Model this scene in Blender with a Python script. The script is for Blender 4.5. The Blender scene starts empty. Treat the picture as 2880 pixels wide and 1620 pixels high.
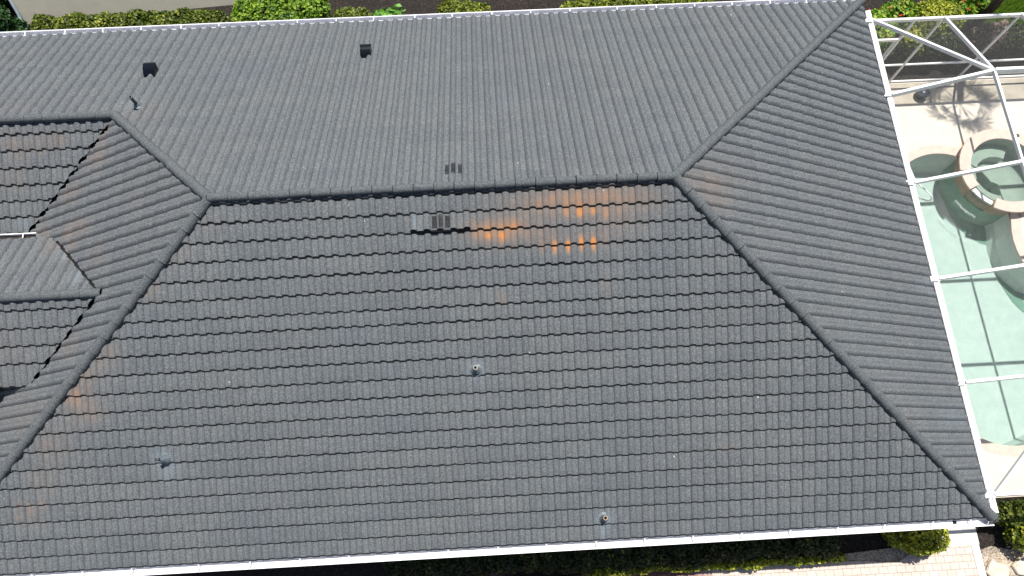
import bpy, bmesh, math, random
import numpy as np
from mathutils import Vector, Matrix
random.seed(7)
rng = np.random.default_rng(11)
sc = bpy.context.scene
# ------------------------------------------------------------------ camera, sky, sun, exposure
cam_d = bpy.data.cameras.new('camera'); cam = bpy.data.objects.new('camera', cam_d)
sc.collection.objects.link(cam); sc.camera = cam
cam.location = (-3.37442, -5.94787, 15.09531)
cam.rotation_euler = (0.32077, -0.00477, -0.05478)
cam_d.sensor_width = 36; cam_d.lens = 2025.706 / 2880 * 36
cam_d.clip_start = 0.1; cam_d.clip_end = 500
SUN = Vector((0.10, 0.28, 1.0)).normalized()
world = bpy.data.worlds.new('World'); sc.world = world; world.use_nodes = True
wn = world.node_tree
sky = wn.nodes.new('ShaderNodeTexSky'); sky.sky_type = 'NISHITA'; sky.sun_disc = False
sky.sun_elevation = math.asin(SUN.z); sky.sun_rotation = math.atan2(SUN.x, SUN.y)
bg = wn.nodes['Background']; bg.inputs['Strength'].default_value = 0.075
wn.links.new(sky.outputs[0], bg.inputs[0])
sl = bpy.data.lights.new('sun', 'SUN'); sl.energy = 5.0; sl.angle = math.radians(0.53); sl.color = (1, 0.965, 0.91)
so = bpy.data.objects.new('sun', sl); sc.collection.objects.link(so); so.location = (0, 0, 30)
so.rotation_euler = SUN.to_track_quat('Z', 'Y').to_euler()
sc.view_settings.view_transform = 'Standard'; sc.view_settings.look = 'None'
sc.view_settings.gamma = 1; sc.view_settings.exposure = 0.50
sc.cycles.max_bounces = 8; sc.cycles.transparent_max_bounces = 24

# ------------------------------------------------------------------ helpers
def link(o, parent=None):
    sc.collection.objects.link(o)
    if parent is not None: o.parent = parent
    return o
def mesh_obj(name, verts, faces, mat, parent=None, smooth=False, attrs=None):
    me = bpy.data.meshes.new(name); me.from_pydata([tuple(v) for v in verts], [], faces)
    if smooth: me.polygons.foreach_set('use_smooth', [True] * len(me.polygons))
    if attrs:
        for k, a in attrs.items():
            at = me.attributes.new(k, 'FLOAT', 'POINT'); at.data.foreach_set('value', np.asarray(a, dtype=np.float32))
    me.materials.append(mat); me.update()
    return link(bpy.data.objects.new(name, me), parent)
def empty(name, loc=(0, 0, 0)):
    o = bpy.data.objects.new(name, None); o.location = loc; o.empty_display_size = 0.2
    return link(o)
def tag(o, label=None, cat=None, group=None, kind=None):
    if label: o['label'] = label
    if cat: o['category'] = cat
    if group: o['group'] = group
    if kind: o['kind'] = kind
    return o
class MB:
    def __init__(s): s.v = []; s.f = []
    def box(s, a, b):
        x0, y0, z0 = a; x1, y1, z1 = b; n = len(s.v)
        s.v += [(x0,y0,z0),(x1,y0,z0),(x1,y1,z0),(x0,y1,z0),(x0,y0,z1),(x1,y0,z1),(x1,y1,z1),(x0,y1,z1)]
        s.f += [(n,n+3,n+2,n+1),(n+4,n+5,n+6,n+7),(n,n+1,n+5,n+4),(n+1,n+2,n+6,n+5),(n+2,n+3,n+7,n+6),(n+3,n,n+4,n+7)]
        return s
    def beam(s, p, q, wd, hg, up=(0,0,1)):
        p = Vector(p); q = Vector(q); d = (q - p).normalized(); up = Vector(up)
        r = d.cross(up)
        if r.length < 1e-4: r = Vector((1, 0, 0))
        r.normalize(); u = r.cross(d).normalized(); n = len(s.v)
        for c in (p, q):
            for a, b in ((-1,-1),(1,-1),(1,1),(-1,1)): s.v.append(tuple(c + r*(a*wd/2) + u*(b*hg/2)))
        s.f += [(n,n+1,n+2,n+3),(n+7,n+6,n+5,n+4)] + [(n+i, n+4+i, n+4+(i+1)%4, n+(i+1)%4) for i in range(4)]
        return s
    def tube(s, pts, r, seg=10, caps=True):
        pts = [Vector(p) for p in pts]; rr = r if isinstance(r, (list, tuple)) else [r]*len(pts); n0 = len(s.v)
        pr = None
        for i, p in enumerate(pts):
            d = (pts[min(i+1, len(pts)-1)] - pts[max(i-1, 0)]).normalized()
            a = pr if pr is not None else (Vector((0,0,1)) if abs(d.z) < .9 else Vector((1,0,0)))
            x = (a - d*a.dot(d)).normalized(); y = d.cross(x); pr = x
            for k in range(seg):
                t = 2*math.pi*k/seg; s.v.append(tuple(p + x*(rr[i]*math.cos(t)) + y*(rr[i]*math.sin(t))))
        for i in range(len(pts)-1):
            for k in range(seg):
                a = n0+i*seg+k; b = n0+i*seg+(k+1)%seg; s.f.append((a, b, b+seg, a+seg))
        if caps:
            s.f.append(tuple(n0+k for k in reversed(range(seg)))); s.f.append(tuple(n0+(len(pts)-1)*seg+k for k in range(seg)))
        return s
    def lathe(s, prof, c=(0,0,0), seg=24, axis=(0,0,1)):
        c = Vector(c); ax = Vector(axis).normalized(); x = ax.orthogonal().normalized(); y = ax.cross(x); n0 = len(s.v)
        for (r, z) in prof:
            for k in range(seg):
                t = 2*math.pi*k/seg; s.v.append(tuple(c + ax*z + x*(r*math.cos(t)) + y*(r*math.sin(t))))
        for i in range(len(prof)-1):
            for k in range(seg):
                a = n0+i*seg+k; b = n0+i*seg+(k+1)%seg; s.f.append((a, b, b+seg, a+seg))
        return s
    def build(s, name, mat, parent=None, smooth=False): return mesh_obj(name, s.v, s.f, mat, parent, smooth)
def bevel(o, w=0.006, seg=2):
    m = o.modifiers.new('bevel', 'BEVEL'); m.width = w; m.segments = seg; m.limit_method = 'ANGLE'; return o

# ------------------------------------------------------------------ materials
def newmat(name):
    m = bpy.data.materials.new(name); m.use_nodes = True; nt = m.node_tree
    return m, nt, nt.nodes['Principled BSDF']
def N(nt, t, **kw):
    n = nt.nodes.new(t)
    for k, v in kw.items():
        if hasattr(n, k): setattr(n, k, v)
        else: n.inputs[k.replace('_', ' ')].default_value = v
    return n
def L(nt, a, b): nt.links.new(a, b)
def math_n(nt, op, a, b=None, clamp=False):
    n = nt.nodes.new('ShaderNodeMath'); n.operation = op; n.use_clamp = clamp
    for i, v in enumerate((a, b)):
        if v is None: continue
        if isinstance(v, (int, float)): n.inputs[i].default_value = v
        else: nt.links.new(v, n.inputs[i])
    return n.outputs[0]
def mixc(nt, fac, a, b, blend='MIX'):
    n = nt.nodes.new('ShaderNodeMix'); n.data_type = 'RGBA'; n.blend_type = blend
    for k, v in ((0, fac), (6, a), (7, b)):
        if isinstance(v, (int, float)): n.inputs[k].default_value = v
        elif isinstance(v, tuple): n.inputs[k].default_value = (v + (1,))[:4]
        else: nt.links.new(v, n.inputs[k])
    return n.outputs[2]
def noise(nt, co, scale, detail=3, rough=.55):
    n = nt.nodes.new('ShaderNodeTexNoise'); n.inputs['Scale'].default_value = scale
    n.inputs['Detail'].default_value = detail; n.inputs['Roughness'].default_value = rough
    if co is not None: nt.links.new(co, n.inputs['Vector'])
    return n.outputs['Fac']
def ramp(nt, fac, stops):
    n = nt.nodes.new('ShaderNodeValToRGB'); cr = n.color_ramp
    while len(cr.elements) < len(stops): cr.elements.new(.5)
    for e, (p, c) in zip(cr.elements, stops): e.position = p; e.color = (c + (1,))[:4] if isinstance(c, tuple) else (c, c, c, 1)
    nt.links.new(fac, n.inputs[0]); return n.outputs[0]
def mat_simple(name, col, rough=.6, metal=0, nscale=0, nstr=.15, bump=0, bscale=60, spec=None):
    m, nt, b = newmat(name); b.inputs['Roughness'].default_value = rough; b.inputs['Metallic'].default_value = metal
    if spec is not None: b.inputs['Specular IOR Level'].default_value = spec
    co = N(nt, 'ShaderNodeTexCoord').outputs['Object']
    if nscale:
        f = noise(nt, co, nscale, 5, .6)
        lo = tuple(c*(1-nstr) for c in col); hi = tuple(min(1, c*(1+nstr)) for c in col)
        L(nt, ramp(nt, f, [(.3, lo), (.7, hi)]), b.inputs['Base Color'])
    else: b.inputs['Base Color'].default_value = (*col, 1)
    if bump:
        bn = N(nt, 'ShaderNodeBump'); bn.inputs['Strength'].default_value = bump; bn.inputs['Distance'].default_value = .004
        L(nt, noise(nt, co, bscale, 3), bn.inputs['Height']); L(nt, bn.outputs[0], b.inputs['Normal'])
    return m

def roof_mat(name, base=(.098, .107, .114), has_attr=True):
    m, nt, b = newmat(name); b.inputs['Roughness'].default_value = .86; b.inputs['Specular IOR Level'].default_value = .25
    co = N(nt, 'ShaderNodeTexCoord').outputs['Object']
    g1 = noise(nt, co, 38, 3, .8); g2 = noise(nt, co, 120, 1, .7)
    gr = math_n(nt, 'ADD', math_n(nt, 'MULTIPLY', g1, .55), math_n(nt, 'MULTIPLY', g2, .45))
    col = ramp(nt, gr, [(.35, tuple(c*.35 for c in base)), (.5, base), (.64, tuple(c*2.0 for c in base))])
    # slow weathering: warm and cool drifts
    d = noise(nt, co, .55, 4, .6)
    col = mixc(nt, 1.0, col, ramp(nt, d, [(.3, (.975, .99, 1.0)), (.7, (1.03, 1.01, .985))]), 'MULTIPLY')
    d2 = noise(nt, co, 5.0, 4, .65)
    col = mixc(nt, 1.0, col, ramp(nt, d2, [(.28, (.93, .94, .95)), (.72, (1.07, 1.06, 1.05))]), 'MULTIPLY')
    if has_attr:
        def at(n):
            a = nt.nodes.new('ShaderNodeAttribute'); a.attribute_name = n; return a.outputs['Fac']
        tv = at('tint')
        col = mixc(nt, 1.0, col, ramp(nt, tv, [(0, (.90, .915, .93)), (.5, (1.0, 1.0, 1.0)), (1, (1.10, 1.08, 1.05))]), 'MULTIPLY')
        # rust stains
        n1 = noise(nt, co, 3.2, 5, .65); n2 = noise(nt, co, 55, 2, .7)
        st = at('stain')
        k = math_n(nt, 'MULTIPLY', st, math_n(nt, 'ADD', math_n(nt, 'MULTIPLY', n1, 1.5), .25))
        k = math_n(nt, 'MULTIPLY', k, math_n(nt, 'ADD', math_n(nt, 'MULTIPLY', n2, .9), .55), True)
        rust = ramp(nt, k, [(0, (.17, .135, .115)), (.4, (.23, .155, .11)), (.8, (.33, .165, .08)), (1, (.44, .18, .055))])
        col = mixc(nt, math_n(nt, 'MULTIPLY', k, 1.15, True), col, rust)
        pl = at('pale'); pk = math_n(nt, 'MULTIPLY', pl, math_n(nt, 'ADD', n1, .3), True)
        col = mixc(nt, math_n(nt, 'MULTIPLY', pk, .75), col, (.20, .245, .275))
        # bird droppings and lichen flecks: tiny, sparse, irregular
        vo = nt.nodes.new('ShaderNodeTexVoronoi'); vo.inputs['Scale'].default_value = 2.5; L(nt, co, vo.inputs['Vector'])
        sep = nt.nodes.new('ShaderNodeSeparateColor'); L(nt, vo.outputs['Color'], sep.inputs[0])
        rad = math_n(nt, 'MULTIPLY', sep.outputs[0], .062)
        wob = math_n(nt, 'ADD', vo.outputs['Distance'], math_n(nt, 'MULTIPLY', n2, .03))
        hit = math_n(nt, 'MULTIPLY', math_n(nt, 'LESS_THAN', wob, rad), math_n(nt, 'GREATER_THAN', sep.outputs[1], .25))
        col = mixc(nt, math_n(nt, 'MULTIPLY', hit, .7), col, (.55, .56, .55))
    L(nt, col, b.inputs['Base Color'])
    bn = N(nt, 'ShaderNodeBump'); bn.inputs['Strength'].default_value = .55; bn.inputs['Distance'].default_value = .004
    L(nt, gr, bn.inputs['Height']); L(nt, bn.outputs[0], b.inputs['Normal'])
    return m

M = {}
M['tile'] = roof_mat('stone_coated_tile')
M['cap'] = roof_mat('ridge_cap_tile', (.082, .090, .095), False)
M['gutter_dark'] = mat_simple('gutter_shade_dark', (.02, .014, .010), .9, 0, 20, .4)
M['nose'] = mat_simple('tile_nose_edge', (.010, .011, .012), .95)  # near black: course lip shadow put into the colour; also cap joints
M['felt'] = mat_simple('roof_underlay', (.012, .012, .012), .95)
M['flash'] = mat_simple('valley_metal', (.10, .11, .12), .55, .3, 8, .3)
M['lead'] = mat_simple('lead_flashing', (.13, .155, .17), .6, .15, 18, .3, .3, 30)
M['white'] = mat_simple('white_aluminium', (.80, .80, .79), .38, 0, 1.7, .05)
M['gutter'] = mat_simple('gutter_aluminium', (.76, .76, .77), .42, 0, 2.5, .08)
M['gutshade'] = mat_simple('shaded_gutter_aluminium', (.72, .72, .75), .5, 0, 5, .12)  # lilac grey of the shaded back gutter put into the colour
M['stucco'] = mat_simple('cream_stucco', (.56, .52, .43), .9, 0, 3, .08, .4, 90)
M['stucco2'] = mat_simple('cream_render', (.74, .70, .56), .9, 0, 3, .06, .5, 60)
M['black'] = mat_simple('black_painted_metal', (.004, .006, .009), .2, 0, 9, .2, 0, 60, .3)
M['hole'] = mat_simple('dark_opening', (.004, .004, .004), .95)
M['darkpipe'] = mat_simple('dark_plastic_pipe', (.022, .025, .03), .5, 0, 20, .3)
M['palepipe'] = mat_simple('weathered_pale_pipe', (.42, .38, .33), .7, 0, 30, .3)
M['tanpipe'] = mat_simple('tan_pipe_rim', (.50, .36, .26), .7, 0, 30, .3)
M['deck'] = mat_simple('deck_kooldeck', (.66, .60, .50), .85, 0, 2.2, .06, .35, 120)
M['coping'] = mat_simple('coping_salmon', (.62, .49, .41), .8, 0, 6, .08, .3, 120)
M['poolwall'] = mat_simple('tan_pool_wall', (.36, .25, .15), .75, 0, 9, .18, .4, 60)
M['concrete'] = mat_simple('pale_concrete', (.62, .60, .56), .9, 0, 4, .08, .3, 80)
M['pot'] = mat_simple('dark_glazed_pot', (.030, .038, .055), .35, 0, 6, .2)
M['greywood'] = mat_simple('greyed_branches', (.20, .13, .11), .9, 0, 12, .3)
M['stem'] = mat_simple('shrub_wood', (.09, .06, .04), .9, 0, 12, .3)
M['trunk'] = mat_simple('palm_bark', (.085, .06, .045), .95, 0, 14, .4, .9, 22)
M['red'] = mat_simple('red_petals', (.62, .035, .02), .6, 0, 30, .25)
M['neighgut'] = mat_simple('grey_downspout', (.27, .34, .38), .5, 0, 6, .15)

def basin_mat():
    m, nt, b = newmat('pool_plaster'); b.inputs['Roughness'].default_value = .8
    co = N(nt, 'ShaderNodeTexCoord').outputs['Object']
    L(nt, ramp(nt, noise(nt, co, 3.5, 6, .7), [(.3, (.45, .48, .45)), (.7, (.53, .56, .52))]), b.inputs['Base Color'])
    return m
M['basin'] = basin_mat()
def water_mat(name, tint, ripple, scale, centre=None):
    m = bpy.data.materials.new(name); m.use_nodes = True; nt = m.node_tree; nt.nodes.clear()
    out = N(nt, 'ShaderNodeOutputMaterial'); tr = N(nt, 'ShaderNodeBsdfTransparent'); tr.inputs[0].default_value = (*tint, 1)
    gl = N(nt, 'ShaderNodeBsdfGlossy'); gl.inputs['Roughness'].default_value = .06
    fr = N(nt, 'ShaderNodeFresnel'); fr.inputs['IOR'].default_value = 1.33
    co = N(nt, 'ShaderNodeTexCoord').outputs['Object']
    h = noise(nt, co, scale, 4, .6)
    if centre:
        wv = nt.nodes.new('ShaderNodeTexWave'); wv.wave_type = 'RINGS'; wv.rings_direction = 'Z'
        mp = nt.nodes.new('ShaderNodeMapping'); mp.inputs['Location'].default_value = (-centre[0], -centre[1], 0)
        L(nt, co, mp.inputs[0]); L(nt, mp.outputs[0], wv.inputs[0])
        wv.inputs['Scale'].default_value = 2.4; wv.inputs['Distortion'].default_value = 5.0; wv.inputs['Detail'].default_value = 3
        ln = nt.nodes.new('ShaderNodeVectorMath'); ln.operation = 'LENGTH'; L(nt, mp.outputs[0], ln.inputs[0])
        fall = ramp(nt, math_n(nt, 'MULTIPLY', ln.outputs['Value'], .38), [(.1, 1.0), (.95, 0.0)])
        h = math_n(nt, 'ADD', h, math_n(nt, 'MULTIPLY', wv.outputs['Fac'], math_n(nt, 'MULTIPLY', fall, 1.6)))
    bn = N(nt, 'ShaderNodeBump'); bn.inputs['Strength'].default_value = ripple; bn.inputs['Distance'].default_value = .05
    L(nt, h, bn.inputs['Height']); L(nt, bn.outputs[0], gl.inputs['Normal']); L(nt, bn.outputs[0], fr.inputs['Normal'])
    mx = N(nt, 'ShaderNodeMixShader'); L(nt, fr.outputs[0], mx.inputs[0]); L(nt, tr.outputs[0], mx.inputs[1]); L(nt, gl.outputs[0], mx.inputs[2])
    L(nt, mx.outputs[0], out.inputs[0]); return m
M['water'] = water_mat('pool_water', (.83, .935, .915), .8, 8, (9.55, 1.35))
M['sheetwater'] = water_mat('falling_sheet', (.90, .96, .93), 1.0, 40)
M['spawater'] = water_mat('spa_water', (.82, .92, .87), 1.0, 26)
def screen_mat():
    m = bpy.data.materials.new('insect_screen'); m.use_nodes = True; nt = m.node_tree; nt.nodes.clear()
    out = N(nt, 'ShaderNodeOutputMaterial'); tr = N(nt, 'ShaderNodeBsdfTransparent'); df = N(nt, 'ShaderNodeBsdfDiffuse')
    df.inputs[0].default_value = (.17, .17, .165, 1); mx = N(nt, 'ShaderNodeMixShader'); mx.inputs[0].default_value = .14
    L(nt, tr.outputs[0], mx.inputs[1]); L(nt, df.outputs[0], mx.inputs[2]); L(nt, mx.outputs[0], out.inputs[0]); return m
M['screen'] = screen_mat()
def foam_mat():
    m, nt, b = newmat('falling_water'); b.inputs['Base Color'].default_value = (.80, .85, .84, 1); b.inputs['Roughness'].default_value = .3
    co = N(nt, 'ShaderNodeTexCoord').outputs['Object']
    L(nt, ramp(nt, noise(nt, co, 38, 4, .7), [(.46, .0), (.66, .8)]), b.inputs['Alpha']); return m
M['foam'] = foam_mat()
def mulch_mat(name, cols, vscale=26, bump=1.0):
    m, nt, b = newmat(name); b.inputs['Roughness'].default_value = .95
    co = N(nt, 'ShaderNodeTexCoord').outputs['Object']
    v = nt.nodes.new('ShaderNodeTexVoronoi'); v.inputs['Scale'].default_value = vscale; L(nt, co, v.inputs['Vector'])
    sep = nt.nodes.new('ShaderNodeSeparateColor'); L(nt, v.outputs['Color'], sep.inputs[0])
    c = ramp(nt, sep.outputs[0], [(i/(len(cols)-1), q) for i, q in enumerate(cols)])
    c = mixc(nt, 1.0, c, ramp(nt, noise(nt, co, 1.8, 5, .7), [(.3, .55), (.7, 1.35)]), 'MULTIPLY')
    L(nt, c, b.inputs['Base Color'])
    bn = N(nt, 'ShaderNodeBump'); bn.inputs['Strength'].default_value = bump; bn.inputs['Distance'].default_value = .03
    L(nt, v.outputs['Distance'], bn.inputs['Height']); L(nt, bn.outputs[0], b.inputs['Normal']); return m
M['mulch'] = mulch_mat('dark_mulch', [(.007, .006, .005), (.018, .012, .009), (.011, .008, .006), (.045, .03, .022)])
M['gravel'] = mulch_mat('leaf_litter_gravel', [(.42, .34, .25), (.56, .48, .38), (.22, .14, .09), (.60, .54, .46)], 38)
def paver_mat():
    m, nt, b = newmat('clay_pavers'); b.inputs['Roughness'].default_value = .88
    co = N(nt, 'ShaderNodeTexCoord').outputs['Object']
    br = nt.nodes.new('ShaderNodeTexBrick'); L(nt, co, br.inputs['Vector'])
    br.inputs['Scale'].default_value = 1.0; br.inputs['Brick Width'].default_value = .21; br.inputs['Row Height'].default_value = .155
    br.inputs['Mortar Size'].default_value = .006; br.inputs['Color1'].default_value = (.62, .47, .41, 1); br.inputs['Color2'].default_value = (.50, .42, .36, 1)
    br.inputs['Mortar'].default_value = (.26, .22, .19, 1); br.inputs['Bias'].default_value = .1
    # pavers turn darker and plum towards the west
    sep = nt.nodes.new('ShaderNodeSeparateXYZ'); L(nt, co, sep.inputs[0])
    k = ramp(nt, math_n(nt, 'ADD', math_n(nt, 'MULTIPLY', sep.outputs[0], .25), math_n(nt, 'MULTIPLY', noise(nt, co, 3, 2), .5)), [(.35, 1.0), (.7, 0.0)])
    c = mixc(nt, k, br.outputs[0], mixc(nt, 1.0, br.outputs[0], (.33, .17, .17), 'MULTIPLY'))
    c = mixc(nt, 1.0, c, ramp(nt, noise(nt, co, 14, 5, .7), [(.3, .86), (.7, 1.14)]), 'MULTIPLY')
    L(nt, c, b.inputs['Base Color'])
    bn = N(nt, 'ShaderNodeBump'); bn.inputs['Strength'].default_value = .5; bn.inputs['Distance'].default_value = .006; bn.invert = True
    L(nt, br.outputs['Fac'], bn.inputs['Height']); L(nt, bn.outputs[0], b.inputs['Normal']); return m
M['paver'] = paver_mat()
def rock_mat():
    m, nt, b = newmat('pale_fieldstone'); b.inputs['Roughness'].default_value = .9
    co = N(nt, 'ShaderNodeTexCoord').outputs['Object']; f = noise(nt, co, 5, 7, .7)
    L(nt, ramp(nt, f, [(.3, (.34, .27, .20)), (.5, (.56, .48, .38)), (.7, (.66, .60, .50))]), b.inputs['Base Color'])
    bn = N(nt, 'ShaderNodeBump'); bn.inputs['Strength'].default_value = .8; bn.inputs['Distance'].default_value = .03
    L(nt, f, bn.inputs['Height']); L(nt, bn.outputs[0], b.inputs['Normal']); return m
M['rock'] = rock_mat()
def leaf_mat(name, stops):
    m, nt, b = newmat(name); b.inputs['Roughness'].default_value = .48; b.inputs['Specular IOR Level'].default_value = .35
    a = nt.nodes.new('ShaderNodeAttribute'); a.attribute_name = 'rnd'
    col = ramp(nt, a.outputs['Fac'], stops); L(nt, col, b.inputs['Base Color'])
    tl = N(nt, 'ShaderNodeBsdfTranslucent'); L(nt, mixc(nt, 1.0, col, (1.0, 1.15, .5), 'MULTIPLY'), tl.inputs[0])
    mx = N(nt, 'ShaderNodeMixShader'); mx.inputs[0].default_value = .28
    out = nt.nodes['Material Output']; L(nt, b.outputs[0], mx.inputs[1]); L(nt, tl.outputs[0], mx.inputs[2]); L(nt, mx.outputs[0], out.inputs[0])
    return m
LF = {
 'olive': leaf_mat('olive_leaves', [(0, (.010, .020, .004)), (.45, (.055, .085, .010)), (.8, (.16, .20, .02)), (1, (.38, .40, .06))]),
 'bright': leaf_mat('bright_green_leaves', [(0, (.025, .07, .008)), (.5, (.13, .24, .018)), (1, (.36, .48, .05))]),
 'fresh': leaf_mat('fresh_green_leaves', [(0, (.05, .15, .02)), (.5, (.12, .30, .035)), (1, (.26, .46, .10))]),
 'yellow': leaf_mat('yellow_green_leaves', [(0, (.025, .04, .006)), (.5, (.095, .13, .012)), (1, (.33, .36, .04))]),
 'dark': leaf_mat('shaded_green_leaves', [(0, (.010, .018, .006)), (.6, (.028, .045, .012)), (.93, (.06, .085, .02)), (1, (.17, .21, .04))]),  # leaf colour darkened for hedges that stand in shade
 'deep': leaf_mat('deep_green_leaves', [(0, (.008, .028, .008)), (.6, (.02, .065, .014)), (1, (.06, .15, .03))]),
 'gold': leaf_mat('gold_sunlit_leaves', [(0, (.03, .05, .006)), (.4, (.14, .19, .012)), (1, (.56, .55, .06))]),  # golden leaves; the palest stop also stands for sun on them
 'dry': leaf_mat('dry_brown_leaves', [(0, (.09, .055, .045)), (.6, (.20, .13, .11)), (1, (.34, .26, .22))]),
 'grass': leaf_mat('lawn_blades', [(0, (.06, .13, .01)), (.5, (.15, .27, .02)), (1, (.32, .45, .06))]),
 'palm': leaf_mat('palm_leaflets', [(0, (.03, .06, .015)), (1, (.08, .13, .03))]),
}

# ------------------------------------------------------------------ roof geometry
W = 6.29639; LR = 8.48762; H = W*.5; YJ = 2.69844; D = .245; A = .062
ZJ = H - .5*YJ; ZS = 1.913; YS = -1.273; TS = (H-ZS)/.5; RAMP = .036
house = empty('house', (-4.2, 0, -2.77))
tag(house, 'single storey house under a dark grey barrel tile hip roof with white gutters', 'house')
def child(o): o.parent = house; o.matrix_parent_inverse = Matrix.Translation((4.2, 0, 2.77)); return o
def rel(o):   # geometry is written in world coordinates; keep it there under the house empty
    o.matrix_parent_inverse = Matrix.Translation((4.2, 0, 2.77)); return o

def wave(t):    # t in waves from crest, returns 0..1
    t = abs((t + .5) % 1.0 - .5)
    if t >= .29: return -.13*math.exp(-((t-.305)/.03)**2)
    return max(0.0, math.cos(math.pi*t/.58))**.80
WT = [-.47, -.38, -.33, -.305, -.288, -.269, -.262, -.25, -.22, -.17, -.09, 0, .09, .17, .22, .25, .262, .269, .288, .305, .33, .38]
LEFTCALM = True
def wave_sharp(t):
    t = abs((t + .5) % 1.0 - .5)
    if t >= .268: return -.22*math.exp(-((t-.285)/.026)**2)
    return max(0.0, math.cos(math.pi*t/.536))**.55
def slope(name, ridge0, zr, uax, dax, umin, umax, rows, phase, clips, reject=None, stain=None, pale=None, lifts=(), label=None, seed=0, ramp_h=.038, nb=.022, A=.044, wave=wave_sharp):
    """ridge0: plan point on the ridge line (u=0); dax: plan direction downslope; rows: plan distances of course noses."""
    r = np.random.default_rng(seed); uax = np.array(uax, float); dax = np.array(dax, float); r0 = np.array(ridge0, float)
    n0 = math.floor((umin-phase)/D)-1; n1 = math.ceil((umax-phase)/D)+1
    us = []; wv = []; pan = []
    for n in range(n0, n1):
        for t in WT: us.append(phase + (n+t)*D); wv.append(wave(t)); pan.append((n, t))
    us = np.array(us); wv = np.array(wv); wn_ = np.array([p[0] for p in pan]); wt = np.array([p[1] for p in pan])
    sel = (us > umin-.3) & (us < umax+.3); us, wv, wn_, wt = us[sel], wv[sel], wn_[sel], wt[sel]
    nu = len(us); V = []; F = []; tint = []; NOSE = []
    for k in range(len(rows)-1):
        p0, p1 = rows[k], rows[k+1]
        # panels of four waves; the side lap sits on the flank at t>=.262, stepping one wave per course
        q = wn_ + (wt >= .300) + k; pid = np.floor_divide(q, 4)
        off = ((q % 4) + (wt - .300) % 1.0) / 4.0
        hj = np.array([r.normal(0, .0045) for _ in range(4000)])
        tj = np.array([r.uniform(0, 1) for _ in range(4000)])
        pj = hj[pid % 4000]; pt = tj[pid % 4000]*.55 + .22
        lap = .007*(1-off)
        pan_t = np.where(wv > .3, -.09, .09)
        fr = (0, .3, .65, .9, 1.0)
        cs = len(V)//1
        for fi, f_ in enumerate(fr):
            p = p0 + (p1-p0)*f_; rampv = ramp_h*f_ + (.004*math.sin(f_*math.pi))
            if f_ == 1.0: rampv -= .004
            lift = np.zeros(nu)
            for (lx0, lx1, lk, lh) in lifts:
                if lk == k: lift = np.where((us > lx0) & (us < lx1), lh*f_, lift)
            z = zr - .5*(p - f_*(.012*wv+nb) - (nb+.018 if f_ == 0 and k else 0)) - (.012 if f_ == 0 else 0) + wv*A + (rampv + pj*f_) + lap + lift
            P = r0[None, :] + us[:, None]*uax[None, :] + (p - f_*(.012*wv + nb) - (nb+.018 if f_ == 0 and k else 0))[:, None]*dax[None, :]
            V.extend(zip(P[:, 0], P[:, 1], z)); tint.extend(np.clip(pt + pan_t + r.normal(0, .02, nu), 0, 1))
        nf = len(fr)
        for i in range(nf-1):
            for j in range(nu-1):
                a = cs + i*nu + j; F.append((a, a+1, a+nu+1, a+nu))
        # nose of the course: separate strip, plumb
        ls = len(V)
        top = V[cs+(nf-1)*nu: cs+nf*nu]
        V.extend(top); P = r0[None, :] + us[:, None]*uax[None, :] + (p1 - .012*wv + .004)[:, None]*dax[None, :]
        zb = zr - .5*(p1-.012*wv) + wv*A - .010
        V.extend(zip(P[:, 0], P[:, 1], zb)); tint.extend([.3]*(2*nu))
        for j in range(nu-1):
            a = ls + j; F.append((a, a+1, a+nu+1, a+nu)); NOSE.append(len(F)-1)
    V = np.array(V); tint = np.array(tint)
    # which way is up?
    me = bpy.data.meshes.new(name); me.from_pydata(V.tolist(), [], F)
    at = me.attributes.new('tint', 'FLOAT', 'POINT'); at.data.foreach_set('value', tint.astype(np.float32))
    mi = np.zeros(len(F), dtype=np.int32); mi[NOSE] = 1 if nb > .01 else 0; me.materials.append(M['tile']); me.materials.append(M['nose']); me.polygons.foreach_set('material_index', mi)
    bm = bmesh.new(); bm.from_mesh(me)
    for (co, no, clear) in clips:
        bmesh.ops.bisect_plane(bm, geom=bm.verts[:]+bm.edges[:]+bm.faces[:], dist=1e-5, plane_co=co, plane_no=no, clear_outer=clear, clear_inner=False)
    if reject:
        dead = [f for f in bm.faces if reject(f.calc_center_median())]
        bmesh.ops.delete(bm, geom=dead, context='FACES')
    up = sum(f.normal.z for f in bm.faces)
    if up < 0:
        for f in bm.faces: f.normal_flip()
    for f in bm.faces: f.smooth = True
    bm.to_mesh(me); bm.free()
    nv = len(me.vertices); co = np.empty(nv*3); me.vertices.foreach_get('co', co); co = co.reshape(-1, 3)
    uu = (co[:, :2]-r0) @ uax
    ph = np.abs(((uu-phase)/D + .5) % 1 - .5)
    sv = np.zeros(nv); pv = np.zeros(nv)
    for (x, y, rx, ry, a, hump) in (stain or []):
        g = a*np.exp(-((co[:, 0]-x)/rx)**2 - ((co[:, 1]-y)/ry)**2)
        sv = np.maximum(sv, g*np.where(ph < .24, hump, 1.0)) + .25*np.minimum(sv, g)
    for (x, y, rx, ry, a) in (pale or []): pv = np.maximum(pv, a*(1 if seed == 1 else .6)*np.exp(-(((co[:, 0]-x)/rx)**2 + ((co[:, 1]-y)/ry)**2)**1.3))
    for nm, arr in (('stain', sv), ('pale', pv)):
        if nm == 'stain' and seed != 1: arr = arr*.55
        at = me.attributes.new(nm, 'FLOAT', 'POINT'); at.data.foreach_set('value', arr.astype(np.float32))
    o = rel(link(bpy.data.objects.new(name, me), house))
    if label: o['label'] = label
    return o

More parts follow.
